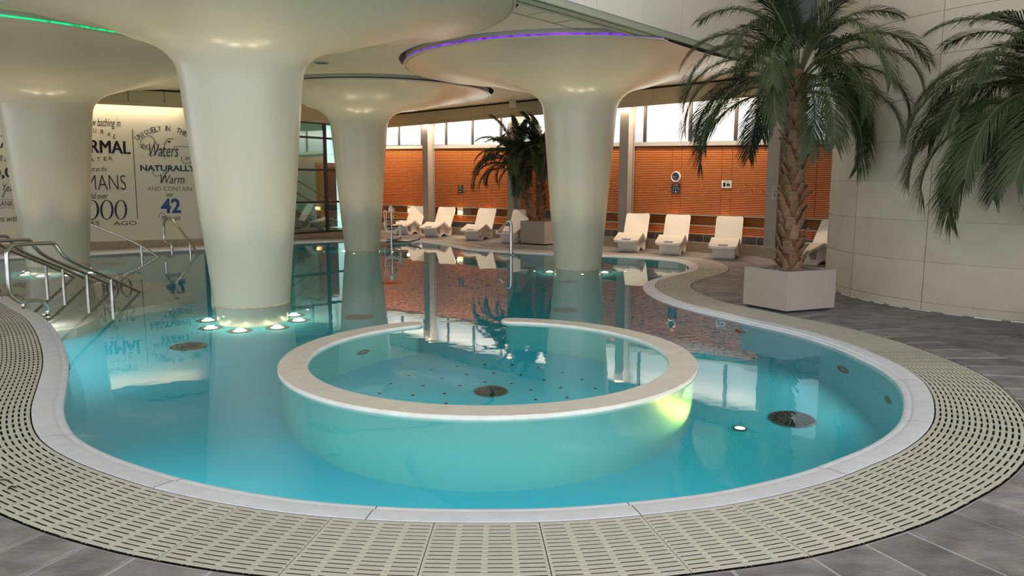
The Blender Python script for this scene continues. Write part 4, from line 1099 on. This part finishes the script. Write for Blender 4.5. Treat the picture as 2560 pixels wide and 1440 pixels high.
b1 = PL(1976, 655, Vector((0, cy, 0)), Vector((0, 1, 0))); t1 = PL(1994, 195, Vector((0, cy, 0)), Vector((0, 1, 0)))
pl1 = plan(4, {0: 3, 1: 5, 2: 6, 3: 7, 4: 7, 5: 6, 6: 3}, 1.12)
palm('palm_tree', 'tall palm with a shaggy trunk in the planter beside the limestone wall', (b1.x, cy, ph - 0.06), (t1.x, cy, t1.z), 0.102, pl1, lib1, 1.2, 'potted palms', 22, 1, set((a, b) for a, b, _ in pl1 if a == 5 and 2.2 < (b % 6.283) < 3.4))
# second planter with two trunks behind the purple lit column
qF, qL = G(1361, 614), G(1301, 609); qd = (qL - qF); qR = qF + Vector((-qd.y, qd.x, 0)) * -1.0
if qR.x < qF.x: qR = qF + Vector((-qd.y, qd.x, 0))
qh = PL(1361, 555, qF, Vector((0, 1, 0))).z
_, c2 = planter('square planter with two leaning palms behind the purple lit column', qF, qL, qR, qh)
lib2 = frond_lib(0.62, 'b')
def at_y(px, py, Y): return PL(px, py, Vector((0, Y, 0)), Vector((0, 1, 0)))
for k, (bx, tx_, ty, lab, nr_) in enumerate(((1338, 1292, 415, 'leaning palm on the left of the double planter', 12), (1352, 1352, 398, 'upright palm on the right of the double planter', 14))):
    b = at_y(bx, 553, c2.y + 0.12 * k); tp = at_y(tx_, ty, c2.y + 0.12 * k)
    palm('palm_tree', lab, (b.x, b.y, qh - 0.06), (tp.x, tp.y, tp.z), 0.115, plan(11 + k * 5, {0: 4, 1: 6, 2: 7, 3: 7, 4: 6, 5: 4}, 1.5), lib2, 0.85, 'potted palms', nr_, 3 + k)
# third palm standing just outside the right edge of the view, its fronds reach in
c3y = 7.35; b3 = Vector((5.95, c3y, 0)); t3 = at_y(2690, 270, c3y)
q3 = [b3 + Vector((0.42 * a, 0.42 * b, 0)) for a, b in ((0, -1.4), (-1.4, 0), (1.4, 0))]
planter('square planter with a palm at the right edge of the deck', q3[0], q3[1], q3[2], 0.52)
palm('palm_tree', 'palm at the right edge whose fronds hang in front of the limestone wall', (b3.x, b3.y, 0.46), (t3.x, t3.y, t3.z), 0.12, plan(23, {0: 4, 1: 8, 2: 11, 3: 12, 4: 11, 5: 9, 6: 6}, 1.14), lib1, 1.0, 'potted palms', 16, 9)

# ================================================================== POOL FITTINGS
def disc(mb, c, r, z0, z1, seg=28): mb.lathe([(r, z0), (r, z1 - 0.003), (r - 0.006, z1)], c=(c[0], c[1]), seg=seg)
def pool_light(px, label, energy=6, glow=True):
    g = GW(*px, DEPTH); t = thing('pool_light', label, 'light', g, 0, 'underwater lights around the columns')
    mb = MB(); mb.lathe([(0.15, DEPTH), (0.15, DEPTH + 0.012), (0.09, DEPTH + 0.018), (0.085, DEPTH + 0.012)], c=(g.x, g.y), seg=28, caps=False); obj('bezel', mb, 'dsteel', t, 40)
    mb = MB(); disc(mb, g, 0.085, DEPTH, DEPTH + 0.014); obj('lens', mb, 'poollamp', t)
    if glow: lamp('pool_light_glow', 'POINT', (g.x, g.y, DEPTH + 0.10), energy, (1.0, 0.82, 0.55), 0.05)
POS = {'big': [(520, 801, 'far left of the big column foot'), (527, 820, 'front left of the big column foot'), (600, 827, 'directly in front of the big column foot'), (693, 819, 'front right of the big column foot'), (747, 801, 'right of the big column foot'), (735, 788, 'far right of the big column foot')],
       'left': [(72, 682, 'far left of the green canopy column'), (62, 688, 'left of the green canopy column'), (102, 691, 'in front of the green canopy column'), (170, 689, 'front right of the green canopy column'), (229, 682, 'right of the green canopy column')],
       'right': [(1374, 680, 'left of the purple canopy column'), (1398, 686, 'front left of the purple canopy column'), (1453, 689, 'in front of the purple canopy column'), (1490, 686, 'front right of the purple canopy column'), (1512, 681, 'right of the purple canopy column')],
       'mid': [(862, 628, 'left of the middle column'), (900, 632, 'in front of the middle column'), (942, 628, 'right of the middle column')]}
for key in POS:
    for x, y, l in POS[key]: pool_light((x, y), 'round underwater light on the pool floor ' + l, 3.5)
for px, r, lab in (((472, 866), 0.21, 'dark round floor inlet in front of the reflected lettering'), ((897, 793), 0.20, 'dark round floor inlet behind the left end of the spa ring'), ((1412, 775), 0.20, 'dark round floor inlet behind the right end of the spa ring'),
                   ((1420, 704), 0.19, 'dark round floor inlet below the purple canopy column'), ((1318, 670), 0.19, 'dark round floor inlet below the double palm'), ((980, 708), 0.19, 'dark round floor inlet right of the middle column'), ((1413, 850), 0.16, 'pale ringed inlet inside the spa on the right'), ((278, 660), 0.22, 'dark round floor inlet near the lettered wall')):
    g = GW(*px, DEPTH); t = thing('floor_inlet', lab, 'inlet', g, 0, 'round floor inlets of the pool')
    mb = MB(); mb.lathe([(r, DEPTH), (r, DEPTH + 0.012), (r - 0.03, DEPTH + 0.02), (r * 0.5, DEPTH + 0.022)], c=(g.x, g.y), seg=32, caps=False); obj('cover', mb, 'dsteel', t, 40)
    mb = MB(); disc(mb, g, r * 0.5, DEPTH, DEPTH + 0.016); obj('hub', mb, 'black' if px[1] != 850 else 'basin', t)
def grille(px, r, lab):
    g = GW(*px, DEPTH); t = thing('floor_drain', lab, 'drain', g, 0, 'large floor drains')
    mb = MB(); mb.lathe([(r, DEPTH), (r, DEPTH + 0.012), (r - 0.015, DEPTH + 0.02), (r - 0.02, DEPTH + 0.01)], c=(g.x, g.y), seg=40, caps=False); obj('rim', mb, 'dsteel', t, 40)
    mb = MB(); disc(mb, g, r - 0.02, DEPTH, DEPTH + 0.008, 32); obj('sump', mb, 'black', t)
    for k in range(18):
        a = 2 * math.pi * k / 18; mb = MB(); p = g + Vector((math.cos(a), math.sin(a), 0)) * r * 0.6; mb.box((p.x, p.y, DEPTH + 0.013), (r * 0.72, 0.012, 0.012), a); obj('bar', mb, 'dsteel', t)
    mb = MB(); disc(mb, g, r * 0.2, DEPTH, DEPTH + 0.02, 20); obj('hub', mb, 'dsteel', t)
grille((1227, 979), 0.17, 'round grille on the floor in the middle of the spa ring'); grille((1980, 1048), 0.20, 'large round floor drain at the right front of the pool')
# jets in the walls: ring + nozzle, facing into the water
def wall_jet(pos, nrm, r, lab, name='wall_jet'):
    t = thing(name, lab, 'jet', pos, 0, 'wall jets'); q = Vector(nrm).to_track_quat('Z', 'Y').to_matrix().to_4x4(); m_ = Matrix.Translation(pos) @ q
    for nm, prof, mt_ in (('escutcheon', [(r, -0.01), (r, 0.010), (r * 0.9, 0.016), (r * 0.5, 0.018), (r * 0.48, 0.006)], 'dsteel'), ('nozzle', [(r * 0.47, 0.0), (r * 0.47, 0.012), (r * 0.3, 0.02), (r * 0.28, 0.005)], 'steel')):
        mb = MB(); mb.lathe(prof, seg=28, caps=False); mb.v = [tuple(m_ @ Vector(v)) for v in mb.v]; obj(nm, mb, mt_, t, 40)
def jet_on_wall(px, r, lab):
    """follow the refracted ray until it meets the pool side"""
    p = G(*px, WATER); e = GW(*px, DEPTH); d = (e - p); prev = p
    def inside(q):
        c = False; j = NL - 1
        for i in range(NL):
            a, b = LOOP[i], LOOP[j]
            if (a.y > q.y) != (b.y > q.y) and q.x < (b.x - a.x) * (q.y - a.y) / (b.y - a.y) + a.x: c = not c
            j = i
        return c
    hit = e
    for k in range(1, 80):
        q = p + d * (k / 80)
        if not inside(q): hit = q; break
    i = min(range(NL), key=lambda k: (LOOP[k].x - hit.x) ** 2 + (LOOP[k].y - hit.y) ** 2)
    pos = Vector((LOOP[i].x, LOOP[i].y, hit.z)) - NRM[i] * 0.004; wall_jet(pos, -NRM[i], r, lab)
    if r > 0.075: lamp('wall_jet_lamp', 'SPOT', pos - NRM[i] * 0.05, 17, (1.0, 0.95, 0.80), 0.0, aim=pos - NRM[i] * 1.5 + Vector((0, 0, -0.15)), spot=R(160), blend=1.0)
jet_on_wall((2113, 926), 0.105, 'round wall jet on the right side of the pool, the larger of two'); jet_on_wall((2226, 1003), 0.08, 'small round wall jet near the right end of the pool')
jet_on_wall((1606, 747), 0.07, 'small wall jet at the narrow point of the deck'); jet_on_wall((1850, 828), 0.09, 'wall jet below the planter of the tall palm')
def jet_on_ring(px, r, lab):
    p = G(*px, WATER); e = GW(*px, DEPTH); d = e - p; hit = e; inner = (Vector((p.x, p.y, 0)) - RC).length < RI
    for k in range(1, 120):
        q = p + d * (k / 120)
        if (Vector((q.x, q.y, 0)) - RC).length > RI + 0.03: hit = q; break
    n = (RC - Vector((hit.x, hit.y, 0))).normalized(); pos = RC - n * (RI + 0.028) + Vector((0, 0, hit.z)); wall_jet(pos, n, r, lab)
jet_on_ring((907, 880), 0.09, 'round jet inside the spa wall on the left')
# air nozzles in the spa floor
k = 0
for rad, cnt in ((0.45, 10), (0.75, 16), (1.08, 22)):
    for q in range(cnt):
        a = 2 * math.pi * q / cnt + rad
        p = RC + Vector((math.cos(a), math.sin(a), 0)) * rad
        t = tag(obj('air_nozzle', MB().lathe([(0.018, DEPTH), (0.018, DEPTH + 0.006), (0.012, DEPTH + 0.009)], c=(p.x, p.y), seg=10), 'black'), 'tiny dark air nozzle in the floor of the spa ring', 'nozzle', 'air nozzles of the spa floor')
# flood lights added to brighten the pool, hidden under the near coping
M['flood'] = mat('added_flood_lens', (1, 1, 0.95), 0.3, emit=((1.0, 0.95, 0.82), 3.0))
_near = [k for k in range(NL) if (LOOP[k].y < 4.35 and -2.6 < LOOP[k].x < 2.3) or (LOOP[k].x < -2.5 and (LOOP[k].y < 4.9 or 6.9 < LOOP[k].y < 9.6))]
for k_ in range(18):
    i = _near[int((k_ + 0.5) * len(_near) / 18)]; en = 4.0 if LOOP[i].x > -2.6 else 4.5; q = LOOP[i] - NRM[i] * 0.01 + Vector((0, 0, -0.6))
    t = thing('added_flood_light', 'round flood light added in the pool wall below the near coping', 'light', q, 0, 'added flood lights in the near pool wall'); m_ = Matrix.Translation(q) @ (-NRM[i]).to_track_quat('Z', 'Y').to_matrix().to_4x4()
    for nm, prof, mt_ in (('bezel', [(0.13, -0.01), (0.13, 0.012), (0.10, 0.018)], 'dsteel'), ('lens', [(0.10, 0.0), (0.10, 0.014), (0.02, 0.02)], 'flood')):
        mb = MB(); mb.lathe(prof, seg=24); mb.v = [tuple(m_ @ Vector(v)) for v in mb.v]; obj(nm, mb, mt_, t, 40)
    lamp('added_flood_beam', 'AREA', q - NRM[i] * 0.05, en, (1.0, 0.97, 0.9), 0.3, aim=q - NRM[i] * 0.9 + Vector((0, 0, -0.75)))
for k in range(5):  # lamps added inside the spa wall to brighten its water
    a = R(-150 + 30 * k); q = RC + Vector((math.cos(a), math.sin(a), 0)) * (RI + 0.025) + Vector((0, 0, -0.55)); n_ = -Vector((math.cos(a), math.sin(a), 0))
    wall_jet(q, n_, 0.08, 'small added fill lamp inside the near side of the spa wall', 'added_spa_lamp')
    lamp('added_spa_lamp_beam', 'AREA', q + n_ * 0.05, 5, (1.0, 0.97, 0.9), 0.2, aim=q + n_ * 2 + Vector((0, 0, -0.4)))
# yellow green underwater lamp on the outside of the spa ring
p = GW(1850, 1072, DEPTH)
t = thing('coloured_floor_light', 'yellow floor light shining along the right side of the spa ring', 'light', p)
mb = MB(); mb.lathe([(0.06, DEPTH), (0.06, DEPTH + 0.02), (0.05, DEPTH + 0.03), (0.045, DEPTH + 0.02)], c=(p.x, p.y), seg=24, caps=False); obj('bezel', mb, 'dsteel', t, 40)
mb = MB(); disc(mb, p, 0.045, DEPTH, DEPTH + 0.022, 20); obj('lens', mb, mat('yellow_lens', (0.9, 0.9, 0.5), 0.3, emit=((1.0, 0.92, 0.55), 1.6)), t)
b_ = R(-38); q = RC + Vector((math.cos(b_), math.sin(b_), 0)) * RO + Vector((0, 0, -0.45))
lamp('coloured_floor_light_beam', 'SPOT', p + Vector((0, 0, 0.15)), 95, (1.0, 0.80, 0.12), 0.0, aim=q, spot=R(85), blend=1.0)

# submerged entry steps and handrails on the left
ST = [((139, 828), (278, 783), (400, 760), (452, 749), (478, 738), (470, 730), (420, 727), (250, 735), (0, 770), (-200, 810)), ((60, 815), (200, 768), (360, 732), (410, 722), (421, 714), (412, 708), (370, 705), (200, 715), (0, 740), (-200, 780)),
      ((20, 795), (150, 742), (300, 706), (347, 698), (358, 691), (350, 686), (310, 684), (150, 692), (-50, 720), (-200, 760))]
sroot_ = sroot('pool_steps', 'three submerged stone steps entering the pool on the left', G(200, 760))
for (pts, z) in zip(ST, (-0.75, -0.5, -0.25)):
    g = [GW(x, y, z) for x, y in pts]; P = [(p.x, p.y) for p in catmull([Vector((q.x, q.y, 0)) for q in g], 4, True)]
    mb = MB(); mb.prism(P, DEPTH, z); obj('step', mb, 'step', sroot_)
def rail_from_px(pxs, a, b):
    a, b = Vector((a.x, a.y, 0)), Vector((b.x, b.y, 0)); d = (b - a).normalized(); n = Vector((d.y, -d.x, 0))
    return [PL(x, y, a, n) for x, y in pxs]
ra, rb_ = G(118, 785), G(352, 730, WATER)
PA = rail_from_px([(118, 786), (119, 775), (113, 760), (100, 752), (75, 752), (52, 754), (33, 744), (23, 728), (19, 677), (17, 637), (21, 624), (32, 614), (48, 611), (90, 609), (128, 608), (138, 612), (150, 629), (167, 645), (200, 663), (275, 695), (352, 731)], ra, rb_)
PAs = catmull(PA, 5, False)
post_px = (277, 697)
pp = rail_from_px([post_px], ra, rb_)[0]
PE = Vector((PA[-1].x, PA[-1].y, 0))
def rail_thing(lab, off, loop=True):
    t = thing('handrail', lab, 'handrail', PA[0] + off, 0, 'stainless handrails of the pool steps')
    mb = MB(); pts = [p + off for p in PAs]; ext = PA[-1] + off + (PA[-1] - PA[-2]).normalized() * 0.25; mb.tube(pts + [ext], 0.024, 10); obj('rail', mb, 'steel', t, 50)
    mb = MB(); q = pp + off; mb.tube([(q.x, q.y, q.z), (q.x, q.y, -0.8)], 0.024, 10); obj('post', mb, 'steel', t, 50)
    mb = MB(); q = PA[0] + off; mb.lathe([(0.05, q.z - 0.03), (0.05, q.z - 0.015), (0.03, q.z - 0.005)], c=(q.x, q.y), seg=16); obj('floor_flange', mb, 'steel', t, 40)
rail_thing('stainless handrail nearest the coping at the left steps', Vector((0, 0, 0)))
for (x, y), lab in (((292, 718), 'second stainless handrail of the left steps'), ((231, 703), 'third stainless handrail of the left steps'), ((188, 693), 'farthest stainless handrail of the left steps')):
    g = G(x, y, WATER); rail_thing(lab, Vector((g.x - rb_.x, g.y - rb_.y, 0)))
# two rails at the far left edge below the lettered wall
fe = G(496, 635, WATER); fb = G(420, 622)
P6 = rail_from_px([(430, 629), (429, 613), (424, 609), (415, 607), (411, 596), (410, 575), (410, 560), (413, 551), (420, 544), (428, 546), (437, 556), (465, 594), (496, 635)], fb, fe)
t = thing('handrail', 'stainless handrail with looped foot in front of the minerals lettering', 'handrail', P6[0], 0, 'stainless handrails below the lettered wall')
mb = MB(); mb.tube(catmull(P6, 5, False) + [P6[-1] + (P6[-1] - P6[-2]).normalized() * 0.2], 0.028, 10); obj('rail', mb, 'steel', t, 50)
q = rail_from_px([(475, 608)], fb, fe)[0]; mb = MB(); mb.tube([q, (q.x, q.y, -0.8)], 0.026, 10); obj('post', mb, 'steel', t, 50)
fe5 = G(397, 642, WATER); fb5 = G(200, 632)
P5 = rail_from_px([(150, 612), (150, 570), (160, 552), (190, 549), (222, 560), (290, 585), (350, 613), (397, 642)], fb5, fe5)
t = thing('handrail', 'long stainless handrail running out from behind the green canopy column', 'handrail', P5[0], 0, 'stainless handrails below the lettered wall')
mb = MB(); mb.tube(catmull(P5, 5, False) + [P5[-1] + (P5[-1] - P5[-2]).normalized() * 0.2], 0.028, 10); obj('rail', mb, 'steel', t, 50)
q = rail_from_px([(353, 615)], fb5, fe5)[0]; mb = MB(); mb.tube([q, (q.x, q.y, -0.8)], 0.026, 10); obj('post', mb, 'steel', t, 50)

# waterfall spout
g = G(1278, 634); Yp = g.y
def ay(px, py, dy=0.0): return PL(px, py, Vector((0, Yp + dy, 0)), Vector((0, 1, 0)))
t = thing('waterfall_spout', 'stainless swan neck waterfall spout at the far pool edge', 'spout', (g.x, g.y, 0))
mb = MB(); pts = catmull([ay(1278, 633), ay(1278, 600), ay(1278, 572), ay(1277, 560), ay(1272, 553), ay(1267, 556), ay(1262, 564)], 5, False); mb.tube(pts, [0.042] * (len(pts) - 12) + [0.042 - 0.001 * k for k in range(12)], 14); obj('neck', mb, 'steel', t, 50)
mb = MB(); rows = []
for f, w in ((0, 0.04), (0.3, 0.07), (0.7, 0.12), (1.0, 0.16)):
    c = ay(1266, 555).lerp(ay(1248, 580), f); dv = Vector((0.35, -0.9, 0)); rows.append([c - dv * w + Vector((0, 0, 0.012)), c + dv * w + Vector((0, 0, 0.012)), c + dv * w - Vector((0, 0, 0.012)), c - dv * w - Vector((0, 0, 0.012))])
mb.grid(rows, True); obj('blade', mb, 'steel', t)
mb = MB(); mb.lathe([(0.07, 0), (0.07, 0.012), (0.045, 0.02)], c=(g.x, g.y), seg=20); obj('foot_plate', mb, 'steel', t, 40)

# pool hoist with moulded seat
g = G(979, 606); Yp = g.y
t = thing('pool_hoist', 'pool hoist with steel mast, white hood and moulded white seat', 'hoist', (g.x, g.y, 0))
k = Yp / FPX
mb = MB(); mb.tube([ay(979, 612), ay(979, 531)], 0.035, 12); obj('mast', mb, 'steel', t, 50)
mb = MB(); a_ = ay(978, 521)
rows = []
for z, w, d_, dx in ((-0.09, 0.085, 0.08, 0.0), (-0.05, 0.085, 0.08, 0.0), (0.02, 0.06, 0.06, -0.01), (0.075, 0.035, 0.04, -0.01), (0.085, 0.01, 0.01, -0.01)):
    rows.append([(a_.x + dx + w * math.cos(q * math.pi / 6), a_.y + d_ * math.sin(q * math.pi / 6), a_.z + z) for q in range(12)])
mb.grid(rows, True); obj('hood', mb, 'white', t, 50)
mb = MB(); mb.tube([ay(985, 519), ay(988, 531)], 0.014, 8); obj('crank', mb, 'steel', t, 40)
mb = MB(); mb.tube(catmull([ay(961, 600), ay(962, 560), ay(960, 530), ay(963, 527), ay(966, 530), ay(965, 553)], 4, False), 0.014, 8); obj('push_handle', mb, 'white', t, 40)
seat = [(0.0, 0.40), (0.03, 0.41), (0.20, 0.36), (0.36, 0.35), (0.42, 0.40), (0.46, 0.62)]
mb = MB(); ribbon(mb, smooth2(seat, 4), 0.40, 0.03, 0.03, 0.06); o_ = ay(995, 560)
m_ = Matrix.Translation((o_.x + 0.13, o_.y - 0.1, -0.02)) @ Matrix.Rotation(math.pi, 4, 'Z'); mb.v = [tuple(m_ @ Vector(v)) for v in mb.v]; obj('seat', mb, 'white', t, 50)
mb = MB(); p = ay(1000, 570); mb.lathe([(0.05, p.z - 0.2), (0.03, p.z - 0.12), (0.06, p.z + 0.02), (0.075, p.z + 0.08), (0.04, p.z + 0.10)], c=(p.x + 0.05, p.y - 0.3), seg=14); obj('leg_support', mb, 'white', t, 50)
mb = MB(); mb.tube([ay(966, 553), ay(979, 553), ay(1000, 552)], 0.016, 8); obj('arm', mb, 'white', t, 40)
mb = MB(); mb.tube([ay(966, 566), ay(1000, 566)], 0.02, 8); mb.tube([ay(966, 575), ay(995, 574)], 0.016, 8); obj('seat_frame', mb, 'black', t, 40)
for x0, x1, y0, y1, mt_ in ((983, 994, 538, 547, 'yellow'), (983, 989, 551, 561, 'orange')):
    a_, b_ = ay(x0, y1, -0.05), ay(x1, y0, -0.05); mb = MB(); mb.box(((a_.x + b_.x) / 2, a_.y, (a_.z + b_.z) / 2), (b_.x - a_.x, 0.008, b_.z - a_.z)); sg = obj('warning_plate', mb, mt_, t)
    mb = MB(); mb.box(((a_.x + b_.x) / 2, a_.y - 0.006, (a_.z + b_.z) / 2), ((b_.x - a_.x) * 0.4, 0.004, (b_.z - a_.z) * 0.4)); obj('pictogram', mb, 'black', sg)
mb = MB(); mb.tube([ay(968, 599), ay(1018, 605)], 0.018, 8); mb.tube([ay(980, 600), ay(1002, 597), ay(1002, 592)], 0.015, 8); mb.tube([ay(1018, 605), ay(1048, 599), ay(1049, 594)], 0.018, 8); mb.tube([ay(966, 604), ay(1018, 605)], 0.02, 8); obj('base_frame', mb, 'dsteel', t, 40)

# ================================================================== SIGNS AND SMALL WALL THINGS
def sign(name, label, cat, x0, x1, y0, y1, mt_, out=0.012):
    s0, s1 = ws(x0, y0, out), ws(x1, y0, out); p0 = PL((x0 + x1) / 2, y1, w1 + WN * out, WN); p1 = PL((x0 + x1) / 2, y0, w1 + WN * out, WN)
    t = thing(name, label, cat, wp((s0 + s1) / 2, p0.z, out)); mb = MB(); wbox(mb, s0, s1, p0.z, p1.z, out - 0.01, out); obj('board', mb, mt_, t)
    return t, s0, s1, p0.z, p1.z, out
def sign_text(sg, s, fx0, fx1, fz0, fz1, mt_):
    t, s0, s1, z0, z1, out = sg; a = wp(0, 0, out)
    return fit_text('print', s, t, a, WD, s0 + (s1 - s0) * fx0, s0 + (s1 - s0) * fx1, z0 + (z1 - z0) * fz0, z0 + (z1 - z0) * fz1, mt_, 0, 0, 0.003)
def sign_bar(sg, fx0, fx1, fz0, fz1, mt_, slant=0.0):
    t, s0, s1, z0, z1, out = sg; W_, H_ = s1 - s0, z1 - z0
    a, b = s0 + W_ * fx0, s0 + W_ * fx1; c, d = z0 + H_ * fz0, z0 + H_ * fz1
    mb = MB(); mb.add([wp(a, c, out + .003), wp(b, c, out + .003), wp(b + W_ * slant, d, out + .003), wp(a + W_ * slant, d, out + .003)], [(0, 1, 2, 3)]); obj('print', mb, mt_, t)
for x0, x1, y0, y1, lab in ((1680, 1700, 459, 484, 'black robe sign below the wall clock'), (1145, 1157, 463, 482, 'black robe sign left of the double palm')):
    sg = sign('robe_sign', lab, 'sign', x0, x1, y0, y1, 'black'); sign_text(sg, 'ROBES', 0.2, 0.8, 0.78, 0.92, 'whitepaint'); sign_text(sg, 'Please hang', 0.15, 0.85, 0.55, 0.68, 'whitepaint'); sign_text(sg, 'your robes here', 0.06, 0.94, 0.38, 0.51, 'whitepaint')
    sign_bar(sg, 0.12, 0.28, 0.16, 0.20, 'whitepaint'); sign_bar(sg, 0.72, 0.88, 0.16, 0.20, 'whitepaint'); sign_bar(sg, 0.44, 0.56, 0.09, 0.28, 'whitepaint')
sg = sign('no_camera_sign', 'white sign with struck out phone and camera pictograms', 'sign', 1804, 1829, 451, 470, 'whitepaint')
sign_bar(sg, 0.25, 0.80, 0.84, 0.88, 'ink'); sign_bar(sg, 0.18, 0.40, 0.20, 0.70, 'ink'); sign_bar(sg, 0.21, 0.37, 0.26, 0.64, 'whitepaint'); sign_bar(sg, 0.10, 0.14, 0.18, 0.72, 'ink', 0.32); sign_bar(sg, 0.52, 0.84, 0.24, 0.56, 'ink'); sign_bar(sg, 0.60, 0.74, 0.56, 0.64, 'ink'); sign_bar(sg, 0.52, 0.56, 0.20, 0.68, 'whitepaint', 0.28)
for y0, y1, txt, lab in ((466, 478, '1.35m', 'small depth notice on the steel post behind the tall palm'), (482, 500, None, 'small no diving notice below the depth notice on the post')):
    sg = sign('depth_notice' if txt else 'no_diving_notice', lab, 'notice', 1931, 1943, y0, y1, 'frame', 0.33)
    if txt: sign_text(sg, '1.35m', 0.12, 0.88, 0.45, 0.85, 'ink'); sign_text(sg, 'Water depth', 0.08, 0.92, 0.1, 0.3, 'ink')
    else:
        sign_text(sg, 'O', 0.22, 0.78, 0.38, 0.88, 'ink'); sign_bar(sg, 0.3, 0.38, 0.45, 0.8, 'ink', 0.3); sign_text(sg, 'No diving', 0.15, 0.85, 0.1, 0.24, 'ink')
# clock
cs, cz = ws(1689, 442, 0.03), PL(1689, 442, w1 + WN * 0.03, WN).z; rC = 0.5 * (ws(1701, 442, 0.03) - ws(1677, 442, 0.03)) * 0.9
rC = max(rC, 0.125)
t = thing('wall_clock', 'round wall clock with dark face and pale rim', 'clock', wp(cs, cz, 0.0))
q_ = Matrix.Translation(wp(cs, cz, 0.0)) @ WN.to_track_quat('Z', 'Y').to_matrix().to_4x4()
def clk(nm, mb, mt_):
    mb.v = [tuple(q_ @ Vector(v)) for v in mb.v]; return obj(nm, mb, mt_, t, 40)
mb = MB(); mb.lathe([(rC, 0.0), (rC, 0.035), (rC * 0.93, 0.045), (rC * 0.86, 0.035), (rC * 0.86, 0.02)], seg=40, caps=False); clk('rim', mb, 'whitepaint')
mb = MB(); mb.lathe([(rC * 0.88, 0.0), (rC * 0.88, 0.022)], seg=40); clk('face', mb, 'clockface')
tmw = WN.to_track_quat('Z', 'Y').to_matrix(); ux_ = tmw.inverted() @ WD; uz_ = tmw.inverted() @ Vector((0, 0, 1))
for k_ in range(12):
    a = 2 * math.pi * k_ / 12; c_ = (ux_ * math.sin(a) + uz_ * math.cos(a)) * rC * 0.68; mb = MB(); mb.box((c_.x, c_.y, 0.0235), (rC * 0.09, rC * 0.09, 0.003)); clk('hour_mark', mb, 'whitepaint')
for a, l_ in ((R(268), 0.62), (R(272), 0.4)):
    d_ = ux_ * math.sin(a) + uz_ * math.cos(a); mb = MB(); mb.tube([(0, 0, 0.026), tuple(d_ * rC * l_ + Vector((0, 0, 0.026)))], 0.004, 6); clk('hand', mb, 'whitepaint')
# robe hooks: two staggered rows
hk = MB(); hk.tube([(0, 0, 0.02), (0, -0.03, 0.015), (0, -0.055, 0.005), (0, -0.06, 0.02)], 0.006, 6); hk.tube([(0, 0, 0.02), (0, -0.02, -0.03), (0, -0.045, -0.045), (0, -0.06, -0.03)], 0.006, 6); hk.box((0, 0.002, 0), (0.025, 0.008, 0.07))
hme = hk.mesh('hook', 'brass', 50)
for xs_, ys_ in (((1105, 1116, 1126, 1136, 1168, 1180, 1192, 1528, 1593, 1616, 1637, 1657, 1758, 1781, 1866, 1894, 1921, 2045), 463), ((1111, 1121, 1131, 1163, 1187, 1538, 1603, 1625, 1648, 1669, 1744, 1768, 1792, 1850, 1880, 1906, 2030), 478)):
    for x in xs_:
        p = PL(x, ys_, w1, WN); o = bpy.data.objects.new('robe_hook', hme); C.objects.link(o); o.location = p; o.rotation_euler = (0, 0, math.atan2(WN.y, WN.x) + math.pi / 2)
        tag(o, 'small brass robe hook in the staggered rows on the slatted wall', 'hook', 'robe hooks on the slatted wall')
# ceiling things
g = G(803, 156, CEIL); t = thing('ceiling_speaker', 'flat round speaker grille in the ceiling right of the big column', 'speaker', g)
mb = MB(); mb.lathe([(0.15, CEIL), (0.15, CEIL - 0.012), (0.13, CEIL - 0.016)], c=(g.x, g.y), seg=28); obj('bezel', mb, 'frame', t, 40)
mb = MB(); mb.lathe([(0.12, CEIL - 0.015), (0.12, CEIL - 0.019)], c=(g.x, g.y), seg=28); obj('grille', mb, 'dsteel', t)
g = G(1282, 250, CEIL); t = thing('ceiling_spotlight', 'cream cylinder spotlight under the ceiling above the double palm', 'light', g)
mb = MB(); mb.lathe([(0.10, CEIL), (0.10, CEIL - 0.19), (0.09, CEIL - 0.2), (0.085, CEIL - 0.18)], c=(g.x, g.y), seg=24, caps=False); obj('housing', mb, 'ceiling', t, 40)
mb = MB(); mb.lathe([(0.088, CEIL - 0.182), (0.088, CEIL - 0.186)], c=(g.x, g.y), seg=24); obj('lens', mb, 'whitepaint', t)
# black strap ends lying on the grating at the left
p0 = [G(x, y, 0.006) for x, y in ((0, 1200), (10, 1199), (22, 1201))]; p1 = [G(x, y, 0.006) for x, y in ((20, 1222), (28, 1216), (40, 1218))]
for pts, lab in ((p0, 'short black cord lying on the grating at the left edge'), (p1, 'curled black cord end on the grating at the left edge')):
    mb = MB(); mb.tube(catmull(pts, 5, False), 0.004, 6); tag(obj('cord', mb, 'black', None, 40), lab, 'cord')
